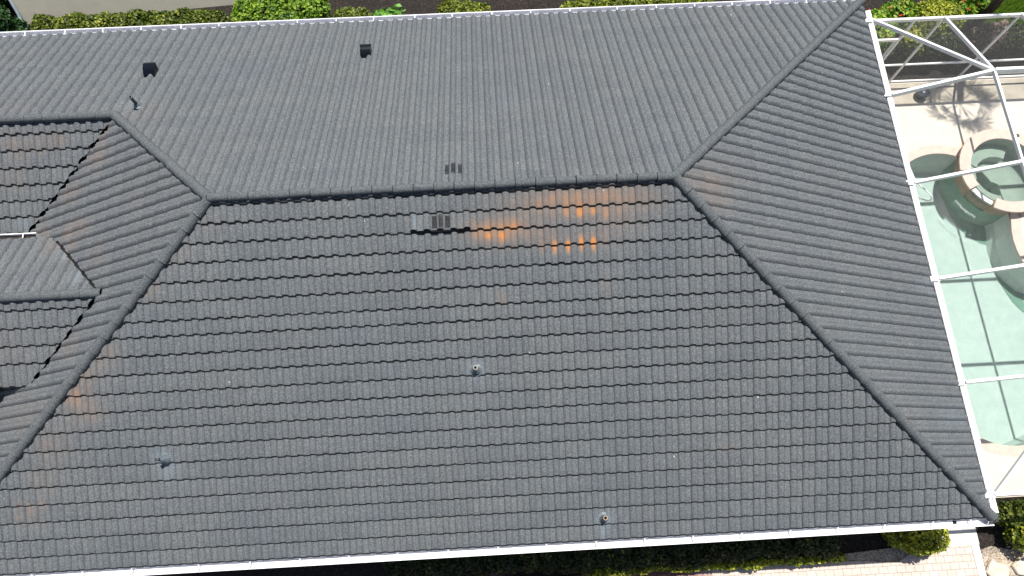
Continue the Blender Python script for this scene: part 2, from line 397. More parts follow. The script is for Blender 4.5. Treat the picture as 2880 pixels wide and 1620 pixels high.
E_ = .3135
front_rows = [.0, .126] + [.1095+E_*k for k in range(1, 7)] + [W-.2835-E_*j for j in range(12, -1, -1)] + [W]
std_rows = [0.0] + [W-.2835-E_*j for j in range(19, -1, -1) if W-.2835-E_*j > .03] + [W]
S2 = math.sqrt(.5)
VG = .034   # valley clearance
front_st = [(-2.0,-.32,1.2,.26,.54,.8), (-1.2,-.32,.9,.28,.46,.85), (-3.3,-.74,.62,.24,.62,.85), (-2.7,-.75,.6,.25,.34,.8), (-1.2,-.75,.7,.35,.26,.9), (-2.3,-.95,.6,.2,.26,.9), (-.6,-.5,.5,.3,.16,.9)]
for sx, sy, rx, ry, a in ((-2.01,-.49,.08,.10,.85), (-1.77,-.50,.08,.11,.95), (-1.51,-.51,.08,.09,.7), (-1.28,-.54,.08,.12,.8), (-1.63,-.47,.25,.07,.5), (-1.0,-.45,.10,.14,.35),
    (-3.72,-.62,.06,.12,.5), (-3.62,-.80,.10,.10,.8), (-3.44,-.78,.09,.10,.95), (-3.2,-.84,.09,.13,.85), (-3.30,-.68,.30,.09,.55), (-2.98,-.72,.10,.10,.45), (-2.75,-.75,.09,.09,.4),
    (-2.49,-1.07,.05,.07,.7), (-2.25,-1.05,.055,.11,1.25), (-2.0,-1.05,.055,.11,1.3), (-1.75,-1.03,.055,.12,1.15), (-1.53,-1.03,.055,.12,1.2), (-1.33,-.97,.07,.07,.6), (-1.66,-.95,.16,.05,.5)):
    front_st.append((sx, sy, rx, ry, a, .55))
for sx, sy, rx, ry, a in ((-9.8,-1.36,.30,.22,.30), (-9.2,-.8,.35,.25,.20), (-8.6,-.4,.3,.15,.18), (-10.7,-2.5,.35,.35,.26), (-11.14,-2.81,.30,.25,.36), (-11.35,-3.15,.30,.28,.46), (-11.17,-3.46,.35,.25,.32), (-11.9,-4.0,.4,.4,.24), (-12.2,-4.6,.4,.4,.2),
    (-11.43,-3.22,.09,.12,.5), (-11.2,-2.86,.08,.12,.4), (-9.8,-1.4,.07,.12,.4), (-12.69,-5.05,.09,.10,.5), (-12.48,-5.1,.09,.10,.6), (-12.24,-5.06,.08,.10,.5), (-12.72,-5.25,.12,.08,.35), (-12.5,-5.3,.3,.25,.18), (-1.3,-1.75,.12,.2,.2), (-3.3,-1.9,.12,.15,.25), (-5.0,-4.6,2.2,.04,.12), (.9,-4.7,.3,.04,.25), (4.4,-4.4,.2,.1,.25)):
    front_st.append((sx, sy, rx, ry, a, .8))
PIPES = [(-9.90,-4.36), (-3.84,-3.09), (-1.49,-5.91)]
front_pl = [(x, y, .20, .18, .5) for x, y in PIPES]+[(x+.02, y-.02, .16, .15, .75) for x, y in PIPES] + [(-1.5,-6.15,.10,.14,.6), (-9.8,-4.6,.2,.14,.5), (-4.8,-.6,.03,.25,.8)]
slope('roof_slope', (0, 0), H, (1, 0), (0, -1), -LR-W-.1, W+.1, front_rows, -13.165, [((0,0,0),(1,1,0),True), ((-LR,0,0),(-1,1,0),True)],
      stain=front_st, pale=front_pl, lifts=[(-4.89,-3.79,2,.08)], label='wide front roof slope with rust orange stains below the ridge', seed=1)
back_st = [(-11.4,2.2,.9,.5,.30,.9), (-10.6,2.9,.6,.5,.22,.9), (-9.3,1.6,1.2,.6,.14,.9), (-1.5,.5,1.2,.3,.12,.9), (-13.5,3.2,1,.4,.18,.9), (-.9,1.0,.5,.5,.14,.9)]
slope('roof_slope', (0, 0), H, (1, 0), (0, 1), -22, W+.1, std_rows, -15.3655, [((0,0,0),(1,-1,0),True), ((-LR,0,0),(-1,-1,0),False), ((0,YJ,0),(0,1,0),False)],
      reject=lambda c: (c.x < -LR-c.y) and c.y < YJ, stain=back_st, pale=[(-10.95,3.05,.25,.25,.5),(-2.9,2.6,.2,.3,.2)], ramp_h=.017, nb=.003, A=.068, wave=wave, label='back roof slope with two black hooded vents', seed=2)
right_st = [(.75,.05,.45,.28,.40,1), (.85,-.3,.4,.3,.38,1), (.55,-.05,.6,.5,.35,1), (1.2,.3,.7,.6,.2,1), (2.0,-1.0,.6,.5,.12,1), (2.6,-2.7,.35,.25,.4,1), (4.5,-4.3,.4,.3,.2,1)]
slope('roof_slope', (0, 0), H, (0, 1), (1, 0), -W-.1, W+.1, std_rows[:-1]+[W-.01], -3.81, [((0,0,0),(-1,-1,0),True), ((0,0,0),(-1,1,0),True)],
      stain=right_st, pale=[(6.0,-1.5,.25,.25,.35),(5.9,-4.3,.3,.25,.35)], ramp_h=.017, nb=.003, A=.068, wave=wave, label='right hip roof slope above the pool enclosure', seed=3)
def rej_left(c):
    t = -LR - c.x
    if c.y > 2*YJ - t - VG*1.4: return True
    if t > TS - .02:
        return abs(c.y-YS) < min(t-TS+VG*1.4, 1.45)
    return False
left_st = [(-11.64,.29,.22,.25,.5,1), (-11.96,-.05,.2,.2,.5,1), (-11.45,2.5,.2,.3,.5,1), (-11.6,1.9,.35,.5,.5,1), (-12.2,1.2,.35,.35,.45,1), (-12.9,.45,.3,.3,.45,1), (-12.0,.3,.35,.35,.5,1), (-11.2,-.4,.3,.4,.3,1), (-11.6,-2.2,.35,.4,.35,1), (-10.4,.8,.9,.8,.16,1), (-12.6,-3.4,.6,.5,.3,1)]
slope('roof_slope', (-LR, 0), H, (0, 1), (-1, 0), -W-.1, YJ+.3, std_rows, -2.29-.061+.245*0, [((-LR,0,0),(1,-1,0),True), ((-LR,0,0),(1,1,0),True), ((-LR-2*YJ-VG,0,0),(-1,1,0),False), ((-LR-TS+VG,YS,0),(-1,-1,0),False), ((-LR-TS+VG,YS,0),(-1,1,0),False)],
      reject=rej_left, stain=left_st, ramp_h=.017, nb=.003, A=.068, wave=wave, label='left hip roof slope cut by two valleys', seed=4)
wing_rows = [0.0, .2781, .5791, .9066, 1.2197, 1.518, 1.8186, 2.13, 2.44, 2.75, 3.06, 3.37, 3.6]
wing_st = [(-13.35,2.2,.3,.3,.5,.7), (-12.9,2.25,.3,.25,.45,.7), (-12.4,2.3,.25,.2,.5,.7), (-13.5,1.6,.3,.3,.35,.8), (-12.2,1.0,.5,.5,.25,.8)]
slope('roof_slope', (0, YJ), ZJ, (1, 0), (0, -1), -20, -LR-YJ+.2, wing_rows, -11.79+.245*.12, [((-LR-2*YJ-VG,0,0),(1,-1,0),True)], stain=wing_st, pale=[(-12.35,1.35,.12,.25,.7),(-13.4,.75,.12,.2,.7)],
      label='front slope of the left wing roof behind a valley', seed=5)
g_rows = [0.0, .25, .5646, .8729, 1.18, 1.50, 1.585]
slope('gable_slope', (0, YS), ZS, (1, 0), (0, -1), -20, -LR-TS, [0.0,.25,.5646,.8729,1.18,1.585], -11.877, [((-LR-TS-VG,YS,0),(1,-1,0),True)], stain=[(-13,-2.2,.8,.5,.2,.9)], label='front slope of the small side gable', seed=6)
slope('gable_slope', (0, YS), ZS, (1, 0), (0, 1), -20, -LR-TS, [0.0,.29,.60,.91,1.22,1.585], -11.95, [((-LR-TS-VG,YS,0),(1,1,0),True)], stain=[(-12.4,0.1,.3,.3,.4,.9),(-11.9,-.3,.4,.4,.25,.9)], pale=[(-11.55,-.75,.14,.3,.8),(-12.1,-.2,.1,.2,.7)],
      ramp_h=.017, nb=.003, A=.068, wave=wave, label='back slope of the small side gable', seed=7)

# underlay deck beneath the tiles
def sheet(name, quads, mat, th=.02):
    mb = MB()
    for q in quads:
        n = len(mb.v); k = len(q)
        mb.v += [tuple(p) for p in q] + [(p[0], p[1], p[2]-th) for p in q]
        mb.f.append(tuple(range(n, n+k))); mb.f.append(tuple(reversed(range(n+k, n+2*k))))
        mb.f += [(n+i, n+k+i, n+k+(i+1)%k, n+(i+1)%k) for i in range(k)]
    return rel(mb.build(name, mat, house))
dz = -.035; e = .03
We = W-.02
def zz(p): return H-.5*p+dz
quads = [[(0,0,H+dz),(-LR,0,H+dz),(-LR-We,-We,zz(We)),(We,-We,zz(We))],
         [(0,0,H+dz),(We,We,zz(We)),(-LR-We,We,zz(We)),(-LR,0,H+dz)],
         [(-LR-YJ,YJ,ZJ+dz),(-LR-We,We,zz(We)),(-22,We,zz(We)),(-22,YJ,ZJ+dz)],
         [(0,0,H+dz),(We,-We,zz(We)),(We,We,zz(We))],
         [(-LR,0,H+dz),(-LR-YJ,YJ,ZJ+dz),(-LR-We,2*YJ-We,zz(We)),(-LR-We,-We,zz(We))]]
sheet('underlay', quads, M['felt'])
sheet('underlay', [[(-LR-YJ,YJ,ZJ+dz),(-22,YJ,ZJ+dz),(-22,YJ-3.6,ZJ-1.8+dz),(-LR-YJ-3.6,YJ-3.6,ZJ-1.8+dz)],
                   [(-LR-TS,YS,ZS+dz),(-20,YS,ZS+dz),(-20,YS-1.57,ZS-.785+dz),(-LR-TS-1.57,YS-1.57,ZS-.785+dz)],
                   [(-LR-TS,YS,ZS+dz),(-LR-TS-1.57,YS+1.57,ZS-.785+dz),(-20,YS+1.57,ZS-.785+dz),(-20,YS,ZS+dz)]], M['felt'])
# valley flashings
def valley(p, q, wd=.16):
    p = Vector(p); q = Vector(q); d = (q-p).normalized(); r = Vector((d.y, -d.x, 0)).normalized()*wd/2
    mb = MB(); up = Vector((0, 0, .022))
    mb.v = [tuple(p-r+up), tuple(p), tuple(p+r+up), tuple(q-r+up), tuple(q), tuple(q+r+up)]
    mb.f = [(0,3,4,1), (1,4,5,2)]
    return rel(mb.build('valley_flashing', M['hole'], house))  # flashing coloured near black for the shade in the valley gap
valley((-LR-YJ, YJ, ZJ-.03), (-LR-YJ-3.5, YJ-3.5, ZJ-1.75-.03))
valley((-LR-TS, YS, ZS-.03), (-LR-TS-1.56, YS+1.56, ZS-.78-.03))
valley((-LR-TS, YS, ZS-.03), (-LR-TS-1.56, YS-1.56, ZS-.78-.03))

# ridge and hip caps
def caps(name, p, q, label, r=.103, seg=.368, end=False, zoff=.04, drop=.035):
    p = Vector(p); q = Vector(q); tot = (q-p).length; d = (q-p).normalized()
    lat = Vector((-d.y, d.x, 0)).normalized(); up = d.cross(lat); up = up if up.z > 0 else -up
    mb = MB(); n = max(1, round(tot/seg)); L_ = tot/n; dark = []
    ang = [math.radians(a) for a in (-100,-86,-70,-52,-34,-17,0,17,34,52,70,86,100)]
    rr = np.random.default_rng(int(abs(p.x*31+q.y*17))+3)
    for i in range(n):
        jl, ju = rr.normal(0, .003, 2)
        # flared nose at the downhill end, body tucks under the next piece
        st = [(i*L_-.03, r-.010), (i*L_+.3*L_, r-.007), ((i+1)*L_-.05, r-.001), ((i+1)*L_-.022, r+.006), ((i+1)*L_-.002, r-.014)]
        for a_, (s_, r_) in enumerate(st):
            c = p + d*s_ + Vector((0, 0, zoff)) + lat*jl + up*ju
            for t in ang:
                dn = Vector((0,0,-drop)) if abs(t) > 1.6 else Vector((0,0,0))
                mb.v.append(tuple(c + lat*(r_*math.sin(t)) + up*(r_*math.cos(t)) + dn))
        b0 = len(mb.v) - 5*len(ang); m = len(ang)
        for a_ in range(4):
            for k in range(m-1):
                x = b0+a_*m+k; mb.f.append((x, x+1, x+m+1, x+m))
                if a_ == 3: dark.append(len(mb.f)-1)
    if end:
        c = q + Vector((0,0,zoff)); n0 = len(mb.v)
        for j, sc_ in enumerate((1.0, .86, .5, .0)):
            cc = c + d*(.1*math.sqrt(1-sc_*sc_))
            for t in ang: mb.v.append(tuple(cc + lat*((r+.004)*sc_*math.sin(t)) + up*((r+.004)*sc_*math.cos(t)) + (Vector((0,0,-.03)) if abs(t) > 1.6 else Vector((0,0,0)))))
        m = len(ang)
        for a_ in range(3):
            for k in range(m-1): x = n0+a_*m+k; mb.f.append((x, x+1, x+m+1, x+m))
    bm = bmesh.new(); me = bpy.data.meshes.new(name); me.from_pydata(mb.v, [], mb.f); me.materials.append(M['cap']); me.materials.append(M['nose'])
    for i_ in dark: me.polygons[i_].material_index = 1
    bm.from_mesh(me)
    if sum(f.normal.z for f in bm.faces) < 0:
        for f in bm.faces: f.normal_flip()
    for f in bm.faces: f.smooth = True
    bm.to_mesh(me); bm.free()
    me.set_sharp_from_angle(angle=math.radians(50)) if hasattr(me, 'set_sharp_from_angle') else None
    o = rel(link(bpy.data.objects.new(name, me), house)); o['label'] = label; return o
caps('ridge_cap', (0.02, 0, H), (-LR-.02, 0, H), 'horizontal main ridge cap row', r=.084, zoff=.072, drop=.015)
caps('ridge_cap', (-LR-YJ, YJ, ZJ), (-20, YJ, ZJ), 'ridge cap row of the left wing', r=.088, zoff=.075, drop=.03)
caps('ridge_cap', (-LR-TS+.02, YS, ZS), (-19, YS, ZS), 'ridge cap row of the small gable', r=.095, zoff=.05)
caps('hip_cap', (.02, -.02, H-.01), (W, -W, 0), 'lower right hip cap row', end=True)
caps('hip_cap', (.02, .02, H-.01), (W, W, 0), 'upper right hip cap row', end=True)
caps('hip_cap', (-LR-.02, -.02, H-.01), (-LR-W, -W, 0), 'lower left hip cap row', end=True)
caps('hip_cap', (-LR-.02, .02, H-.01), (-LR-YJ, YJ, ZJ), 'upper left hip cap row')

# house body, fascia
mb = MB(); mb.box((-21, -W+.55, -2.77), (W-.55, W-.6, -.16)); rel(mb.build('wall', M['stucco'], house))
mb = MB(); mb.box((-20, YS-1.3, -.5), (-LR-TS-2.0, YS+1.3, .98)); rel(mb.build('gable_wall', M['stucco'], house))
mb = MB()
mb.box((-LR-W+.02, -W+.03, -.19), (W-.03, -W+.06, -.035)); mb.box((-22, W-.06, -.19), (W-.03, W-.03, -.035)); mb.box((W-.06, -W+.06, -.19), (W-.03, W-.06, -.035))
mb.box((-LR-W+.02, -W+.06, -.19), (W-.06, -W+.56, -.165)); mb.box((-22, W-.62, -.19), (W-.06, W-.06, -.165)); mb.box((W-.56, -W+.56, -.19), (W-.06, W-.62, -.165))
rel(mb.build('fascia', M['white'], house))

# gutters: an open K profile swept along x
def gutter(name, x0, x1, y, sgn, z, label, wid=.15, straps=(), drop=None, mat='gutter'):
    prof = [(0,-.035), (0,-.125), (wid*.62,-.125), (wid*.80,-.095), (wid*.97,-.055), (wid,-.02), (wid,.0), (wid-.018,.0), (wid-.018,-.008)]
    inner = [(wid-.021,-.008), (wid-.021,-.003), (wid-.006,-.003), (wid-.006,-.02), (wid*.95,-.053), (wid*.78,-.092), (wid*.61,-.119), (.004,-.119), (.004,-.035)]
    loop = prof + inner; n = len(loop); mb = MB()
    for x in (x0, x1):
        for (a, b) in loop: mb.v.append((x, y + sgn*a, z + b))
    mb.f += [(i, (i+1)%n, n+(i+1)%n, n+i) for i in range(n)]
    for x, s in ((x0, 1), (x1, -1)):
        k = len(mb.v); xx = x
        for (a, b) in prof[:7]: mb.v.append((xx, y+sgn*a, z+b))
        for (a, b) in prof[:7]: mb.v.append((xx+s*.004, y+sgn*a, z+b))
        mb.f += [tuple(range(k, k+7)), tuple(range(k+13, k+6, -1))]
    g = rel(mb.build(name, M[mat], house)); g['label'] = label
    for xs in straps:
        m2 = MB(); tw = random.uniform(-.006, .006)
        m2.beam((xs, y+sgn*.02, z-.012), (xs+tw, y+sgn*(wid-.004), z-.004), .022, .004)
        m2.beam((xs+tw, y+sgn*(wid-.002), z+.001), (xs+tw, y+sgn*(wid-.03), z+.001), .026, .006)
        if not hasattr(gutter, 'c'): gutter.c = 0
        m2.build('bracket', M['white'], g)
    if drop:
        m2 = MB(); m2.box((drop-.04, min(y+sgn*.03, y+sgn*.095), z-.1188), (drop+.04, max(y+sgn*.03, y+sgn*.095), z-.116)); m2.build('outlet', M['hole'], g)
    return g
sb = [-13.7,-12.7,-11.72,-10.77,-9.47,-8.47,-7.49,-6.54,-5.58,-4.58,-3.6,-2.64,-1.65,-.68,.29,1.26,2.24,3.2,4.15,5.13,5.89]
stp = [-14.79,-13.81,-12.87,-11.92,-10.93,-9.99,-9.01,-8.03,-7.06,-6.12,-5.08,-4.14,-3.13,-2.15,-1.15,.05,1.05,2.03,2.99,3.97,4.9,5.88]
gutter('gutter', -LR-W-.1, W+.04, -W+.012, -1, -.025, 'bright white gutter along the front eave', .165, sb, 5.62)
gutter('gutter', -19.5, W-.02, W-.012, 1, .0, 'white gutter along the back eave', .17, stp, mat='gutshade')
gutter('gutter', -20, -12.93, YS+1.585, 1, ZS-.80, 'short gutter on the back of the small gable', .13, [-13.2, -15, -16])
gutter('gutter', -20, -13.25, YS-1.585, -1, ZS-.80, 'short gutter on the front of the small gable', .14, [-14.2])

for y_ in (YS+1.585+.065, YS-1.585-.07):
    o = rel(MB().box((-20, y_-.045, ZS-.80-.112), (-13.3 if y_ < YS else -12.96, y_+.045, ZS-.80-.075)).build('gutter_shade', M['gutter_dark'], house))  # dark fill standing in for the shade inside the gable gutters
# perforated vent tiles: three grilles each
def grille(x0, x1, pA, pB, sgn, hump, parent):
    mb = MB(); rows_ = 15; cols = 3 if x1-x0 < .1 else 4
    for i in range(rows_):
        for j in range(cols):
            fx = x0 + (x1-x0)*(j + (.5 if i % 2 else 0) + .15)/cols; p = pA + (pB-pA)*(i+.5)/rows_
            if fx > x1: continue
            rr_ = .0085
            zc = lambda a, b: H - .5*b + .004 + RAMP*((b-ROW0)/(ROW1-ROW0)) + (A*hump) + .055*0 + EXTRA*((b-ROW0)/(ROW1-ROW0)) + .009 + .016
            n = len(mb.v)
            for (a, b) in ((0,-rr_*1.5), (rr_, 0), (0, rr_*1.5), (-rr_, 0)): mb.v.append((fx+a, sgn*(p+b), zc(a, p+b)))
            mb.f.append((n, n+1, n+2, n+3) if sgn < 0 else (n+3, n+2, n+1, n))
            mb.f.append((n+3, n+2, n+1, n) if sgn < 0 else (n, n+1, n+2, n+3))
    return mb.build('grille', M['hole'], parent)
def vent_tile(sgn, xs, rowa, rowb, extra, label):
    global ROW0, ROW1, EXTRA
    ROW0, ROW1, EXTRA = rowa, rowb, extra
    x0, x1 = xs[0][0]-.02, xs[-1][1]+.02; mb = MB()
    zt = lambda p: H-.5*p+.05*((p-rowa)/(rowb-rowa))+extra*((p-rowa)/(rowb-rowa))
    mb.v = [(x0, sgn*(rowb-.002), zt(rowb)-.03), (x1, sgn*(rowb-.002), zt(rowb)-.03), (x1, sgn*(rowb-.03), zt(rowb)-.03), (x0, sgn*(rowb-.03), zt(rowb)-.03)]
    mb.f = [(0,1,2,3)]
    b = rel(mb.build('vent_tile', M['hole'], house)); b['label'] = label
    for (a, c, h_) in xs: grille(a, c, rowa+.03, rowb-.05, sgn, h_, b)
vent_tile(-1, [(-4.49,-4.40,0.0), (-4.365,-4.285,.97), (-4.25,-4.16,0.0)], .1095+E_, .1095+2*E_, .08, 'raised perforated vent tile under the main ridge')
r1 = [r_ for r_ in std_rows if r_ > .35][0]
vent_tile(1, [(-4.22,-4.14,0.0), (-4.10,-4.02,.97), (-3.975,-3.895,0.0)], r1-.02, r1+E_-.02, .0, 'perforated vent tile behind the main ridge')

# hooded vents on the back slope
def hood(x, y, wd, label, tilt=0):
    z = H-.5*y; mb = MB(); hw = wd/2
    # side profile in (y, z): open front facing downhill with a rolled top
    pr = [(-.24,.02), (-.20,.10), (-.12,.165), (-.03,.21), (.05,.225), (.11,.21), (.135,.165), (.13,.12)]
    v = rel(mesh_obj('hood_vent', *[(lambda q: q)(k) for k in side_sheet(x, y, z, hw, pr)], M['black'], house, True)); v['label'] = label
    for s in (-1, 1):
        m2 = MB(); n = 0; xx = x + s*(hw-.004)
        for (a, b) in pr: m2.v.append((xx, y+a, z+b-.5*0))
        m2.v.append((xx, y+.08, z-.04)); m2.v.append((xx, y-.24, z+.02)); m2.f.append(tuple(range(n, n+len(pr)+2))); m2.build('side_panel', M['black'], v)
    return v
def side_sheet(x, y, z, hw, pr):
    V = []; F = []
    for s in (-1, 1):
        for (a, b) in pr: V.append((x+s*hw, y+a, z+b))
    n = len(pr)
    for i in range(n-1): F.append((i, n+i, n+i+1, i+1))
    # rolled bead along the open edge
    n0 = len(V)
    for s in (-1, 1):
        for k in range(8):
            t = 2*math.pi*k/8; V.append((x+s*(hw+.004), y+pr[-2][0]+.014*math.cos(t), z+pr[-2][1]+.014*math.sin(t)))
    for k in range(8): F.append((n0+k, n0+(k+1)%8, n0+8+(k+1)%8, n0+8+k))
    return V, F
hood(-10.98, 4.36, .25, 'black hooded roof vent nearer the left end, its open mouth seen from the side')
hood(-6.13, 4.76, .25, 'black hooded roof vent near the middle of the back slope')

# plumbing vents
def pipe_vent(x, y, r, hgt, mat, rim, cone, label, ysg=-1, lean=(0,0)):
    z = H - .5*abs(y) + .035; mb = MB()
    n = Vector((0, ysg*.447, .894))
    mb.lathe([(.13, .004), (.12, .010), (.10, .016), (.085, .03)], (x, y, z), 28, n)
    if cone: mb.lathe([(.095, .02), (.088, .05), (.05, .16), (.03, .22)], (x, y, z), 24, (lean[0], lean[1], 1))
    else: mb.lathe([(.085, .03), (.078, .05), (r+.012, .09), (r+.004, .11)], (x, y, z), 24, (0, 0, 1))
    o = rel(mb.build('pipe_vent', M['lead'], house, True)); o['label'] = label
    ax = Vector((lean[0], lean[1], 1)).normalized(); c = Vector((x, y, z))
    m2 = MB(); m2.lathe([(r, .03), (r, hgt), (r*.78, hgt), (r*.78, hgt-.06)], c, 20, ax); m2.build('pipe', mat, o, True)
    m3 = MB(); m3.lathe([(r*1.03, hgt-.02), (r*1.06, hgt+.003), (r*.76, hgt+.004)], c, 20, ax); m3.build('rim', rim, o, True)
    m4 = MB(); m4.lathe([(r*.77, hgt-.05), (.0, hgt-.05)], c, 16, ax); m4.build('opening', M['hole'], o)
    return o
pipe_vent(-9.80, -4.36, .030, .30, M['darkpipe'], M['lead'], True, 'slim pipe on a tilted grey cone boot, lower left', lean=(-.28, -.10))
pipe_vent(-3.84, -3.09, .040, .24, M['palepipe'], M['palepipe'], False, 'pale pipe vent in the middle of the front slope')
pipe_vent(-1.49, -5.88, .042, .24, M['darkpipe'], M['tanpipe'], False, 'tan rimmed pipe vent near the front gutter')
pipe_vent(-10.82, 3.02, .034, .34, M['darkpipe'], M['lead'], False, 'tall dark pipe vent behind the left hip', 1)
# ------------------------------------------------------------------ ground and paving
GZ = -2.77
def flat(name, pts, z, mat, kind='structure', th=0):
    bm = bmesh.new(); vs = [bm.verts.new((x, y, z)) for x, y in pts]; f = bm.faces.new(vs)
    if f.normal.z < 0 or f.calc_area() and False: f.normal_flip()
    f.normal_update()
    if f.normal.z < 0: f.normal_flip()
    if th:
        ex = bmesh.ops.extrude_face_region(bm, geom=[f]); vv = [g for g in ex['geom'] if isinstance(g, bmesh.types.BMVert)]
        bmesh.ops.translate(bm, verts=vv, vec=(0, 0, -th)); bmesh.ops.recalc_face_normals(bm, faces=bm.faces[:])
    me = bpy.data.meshes.new(name); bm.to_mesh(me); bm.free(); me.materials.append(mat)
    o = link(bpy.data.objects.new(name, me)); o['kind'] = kind; return o
def ground_sheet():
    bm = bmesh.new()
    out = [(-60,-60),(60,-60),(60,60),(-60,60)]; hole = [(6.0,-5.8),(15.4,-5.8),(15.4,5.6),(6.0,5.6)]
    a = [bm.verts.new((x,y,GZ-.03)) for x,y in out]; b = [bm.verts.new((x,y,GZ-.03)) for x,y in hole]
    for i in range(4): bm.faces.new((a[i], a[(i+1)%4], b[(i+1)%4], b[i]))
    me = bpy.data.meshes.new('ground'); bm.to_mesh(me); bm.free(); me.materials.append(M['mulch']); o = link(bpy.data.objects.new('ground', me)); o['kind'] = 'structure'
ground_sheet()
M['shademulch'] = mulch_mat('shaded_mulch', [(.006, .006, .005), (.012, .010, .008), (.008, .008, .006), (.025, .020, .016)])  # mulch blackened to stand in for tree shade on this bed
flat('shaded_bed', [(6.0,5.76),(15.2,5.76),(15.2,7.05),(6.0,7.05)], GZ-.02, M['shademulch'])
# pool outline (joined with the spa opening)
def arc(cx, cy, r, a0, a1, n): return [(cx+r*math.cos(math.radians(a0+(a1-a0)*i/n)), cy+r*math.sin(math.radians(a0+(a1-a0)*i/n))) for i in range(n+1)]
SX, SY = 10.70, 2.56
pool_in = arc(9.07, 1.84, 1.46, 66, 180, 26) + [(7.60,0.5),(7.57,-1),(7.57,-2.4)] + arc(9.14, -3.17, 1.57, 180, 292, 26) + \
          [(10.5,-4.35),(11.4,-3.95),(12.2,-3.3),(12.7,-2.5),(12.75,-1.7),(12.4,-1.1),(11.8,-.75),(11.25,-.6),(10.95,-.45),(10.75,-.22),(10.62,.0),(10.56,.3),(10.54,.6),(10.57,.9),(10.64,1.2)]
opening = pool_in + arc(SX, SY, 1.06, 272, 498, 34)
pool_w = arc(9.07, 1.84, 1.46, 22, 180, 30) + pool_in[27:] + [(10.66,1.6),(10.6,2.3)]
def offset_poly(pts, d):
    n = len(pts); out = []
    for i in range(n):
        a = Vector(pts[i-1]); b = Vector(pts[i]); c = Vector(pts[(i+1) % n])
        t = (c-a).normalized(); out.append((b.x + t.y*d, b.y - t.x*d))
    return out
area = sum(opening[i-1][0]*opening[i][1]-opening[i][0]*opening[i-1][1] for i in range(len(opening)))
sgn = 1 if area > 0 else -1
copo = offset_poly(opening, .26*sgn)
def ring(name, inner, outer, z, th, mat, parent=None, lip=0):
    n = len(inner); V = []; F = []
    for p in inner: V.append((*p, z))
    for p in outer: V.append((*p, z))
    for p in inner: V.append((*p, z-th))
    for p in outer: V.append((*p, z-th))
    for i in range(n):
        j = (i+1) % n
        F += [(i, j, n+j, n+i), (2*n+i, 2*n+j, j, i), (n+i, n+j, 3*n+j, 3*n+i), (2*n+j, 2*n+i, 3*n+i, 3*n+j)]
    bm = bmesh.new(); me = bpy.data.meshes.new(name); me.from_pydata(V, [], F); bm.from_mesh(me); bmesh.ops.recalc_face_normals(bm, faces=bm.faces[:]); bm.to_mesh(me); bm.free()
    me.materials.append(mat); return link(bpy.data.objects.new(name, me), parent)
def deck():
    bm = bmesh.new(); z = GZ
    outer = [(6.0,-5.92),(15.2,-5.92),(15.2,5.72),(6.0,5.72)]
    es = []
    for loop in (outer, copo):
        vs = [bm.verts.new((x, y, z)) for x, y in loop]; es += [bm.edges.new((vs[i], vs[(i+1) % len(vs)])) for i in range(len(vs))]
    bmesh.ops.triangle_fill(bm, use_beauty=True, use_dissolve=False, edges=es)
    for f in bm.faces:
        if f.normal.z < 0: f.normal_flip()
    ex = bmesh.ops.extrude_face_region(bm, geom=bm.faces[:]); 
    vv = [g for g in ex['geom'] if isinstance(g, bmesh.types.BMVert)]; bmesh.ops.translate(bm, verts=vv, vec=(0,0,-.14)); bmesh.ops.recalc_face_normals(bm, faces=bm.faces[:])
    me = bpy.data.meshes.new('pool_deck'); bm.to_mesh(me); bm.free(); me.materials.append(M['deck']); o = link(bpy.data.objects.new('pool_deck', me)); o['kind'] = 'structure'
deck()
flat('deck_border', [(6.05,4.93),(15.1,4.93),(15.1,5.60),(6.05,5.60)], GZ+.004, mat_simple('stained_concrete_border', (.40, .36, .29), .9, 0, 2.5, .2))
pool = empty('swimming_pool', (9.5, -1, GZ)); tag(pool, 'curved free form swimming pool with salmon coping inside the screen enclosure', 'pool')
T_pool = Matrix.Translation((-9.5, 1, -GZ))
def relp(o): o.parent = pool; o.matrix_parent_inverse = T_pool; return o
cp = ring('coping', opening, copo, GZ+.004, .05, M['coping']); relp(cp)
def basin():
    n = len(pool_w); V = []; F = []; fl = -3.72
    inn = offset_poly(pool_w, -.10*sgn)
    for p in pool_w: V.append((*p, GZ-.046))
    for p in pool_w: V.append((*p, fl+.25))
    for p in inn: V.append((*p, fl))
    for k in (0, n):
        for i in range(n): j = (i+1) % n; F.append((k+i, k+j, k+n+j, k+n+i))
    F.append(tuple(2*n+i for i in range(n)))
    o = mesh_obj('basin', V, F, M['basin']); relp(o)
basin()
M['deep'] = mat_simple('water_darkened_plaster', (.155, .27, .205), .8, 0, 4, .12)  # shadow and depth of water put into a darker plaster colour
df = flat('darkened_floor', [(9.7,3.0),(9.58,2.48),(9.6,2.1),(9.67,1.76),(9.8,1.45),(9.97,1.2),(10.15,1.03),(10.3,.92),(10.45,.86),(10.6,.84),(10.72,.87),(10.66,.5),(10.53,.1),(10.53,-.2),(10.6,-.45),(10.75,-.85),(10.93,-1.12),(11.5,-1.6),(12.4,-1.9),(12.6,-1.0),(12.2,.5),(12,3),(10.8,3.4)], -3.705, M['deep']); del df['kind']; relp(df)  # level floor, no deeper here; only the plaster colour is darkened
mb = MB(); st_ = [(7.75,3.0),(8.0,3.3),(9.5,3.3),(9.55,2.82),(9.0,2.72),(8.3,2.76),(7.75,2.9)]; mb.v = [(x,y,-3.40) for x,y in st_]+[(x,y,-3.71) for x,y in st_]; n_ = len(st_)
mb.f = [tuple(range(n_))]+[(i,(i+1)%n_,n_+(i+1)%n_,n_+i) for i in range(n_)]

w1 = flat('water', pool_w, -2.90, M['water'])
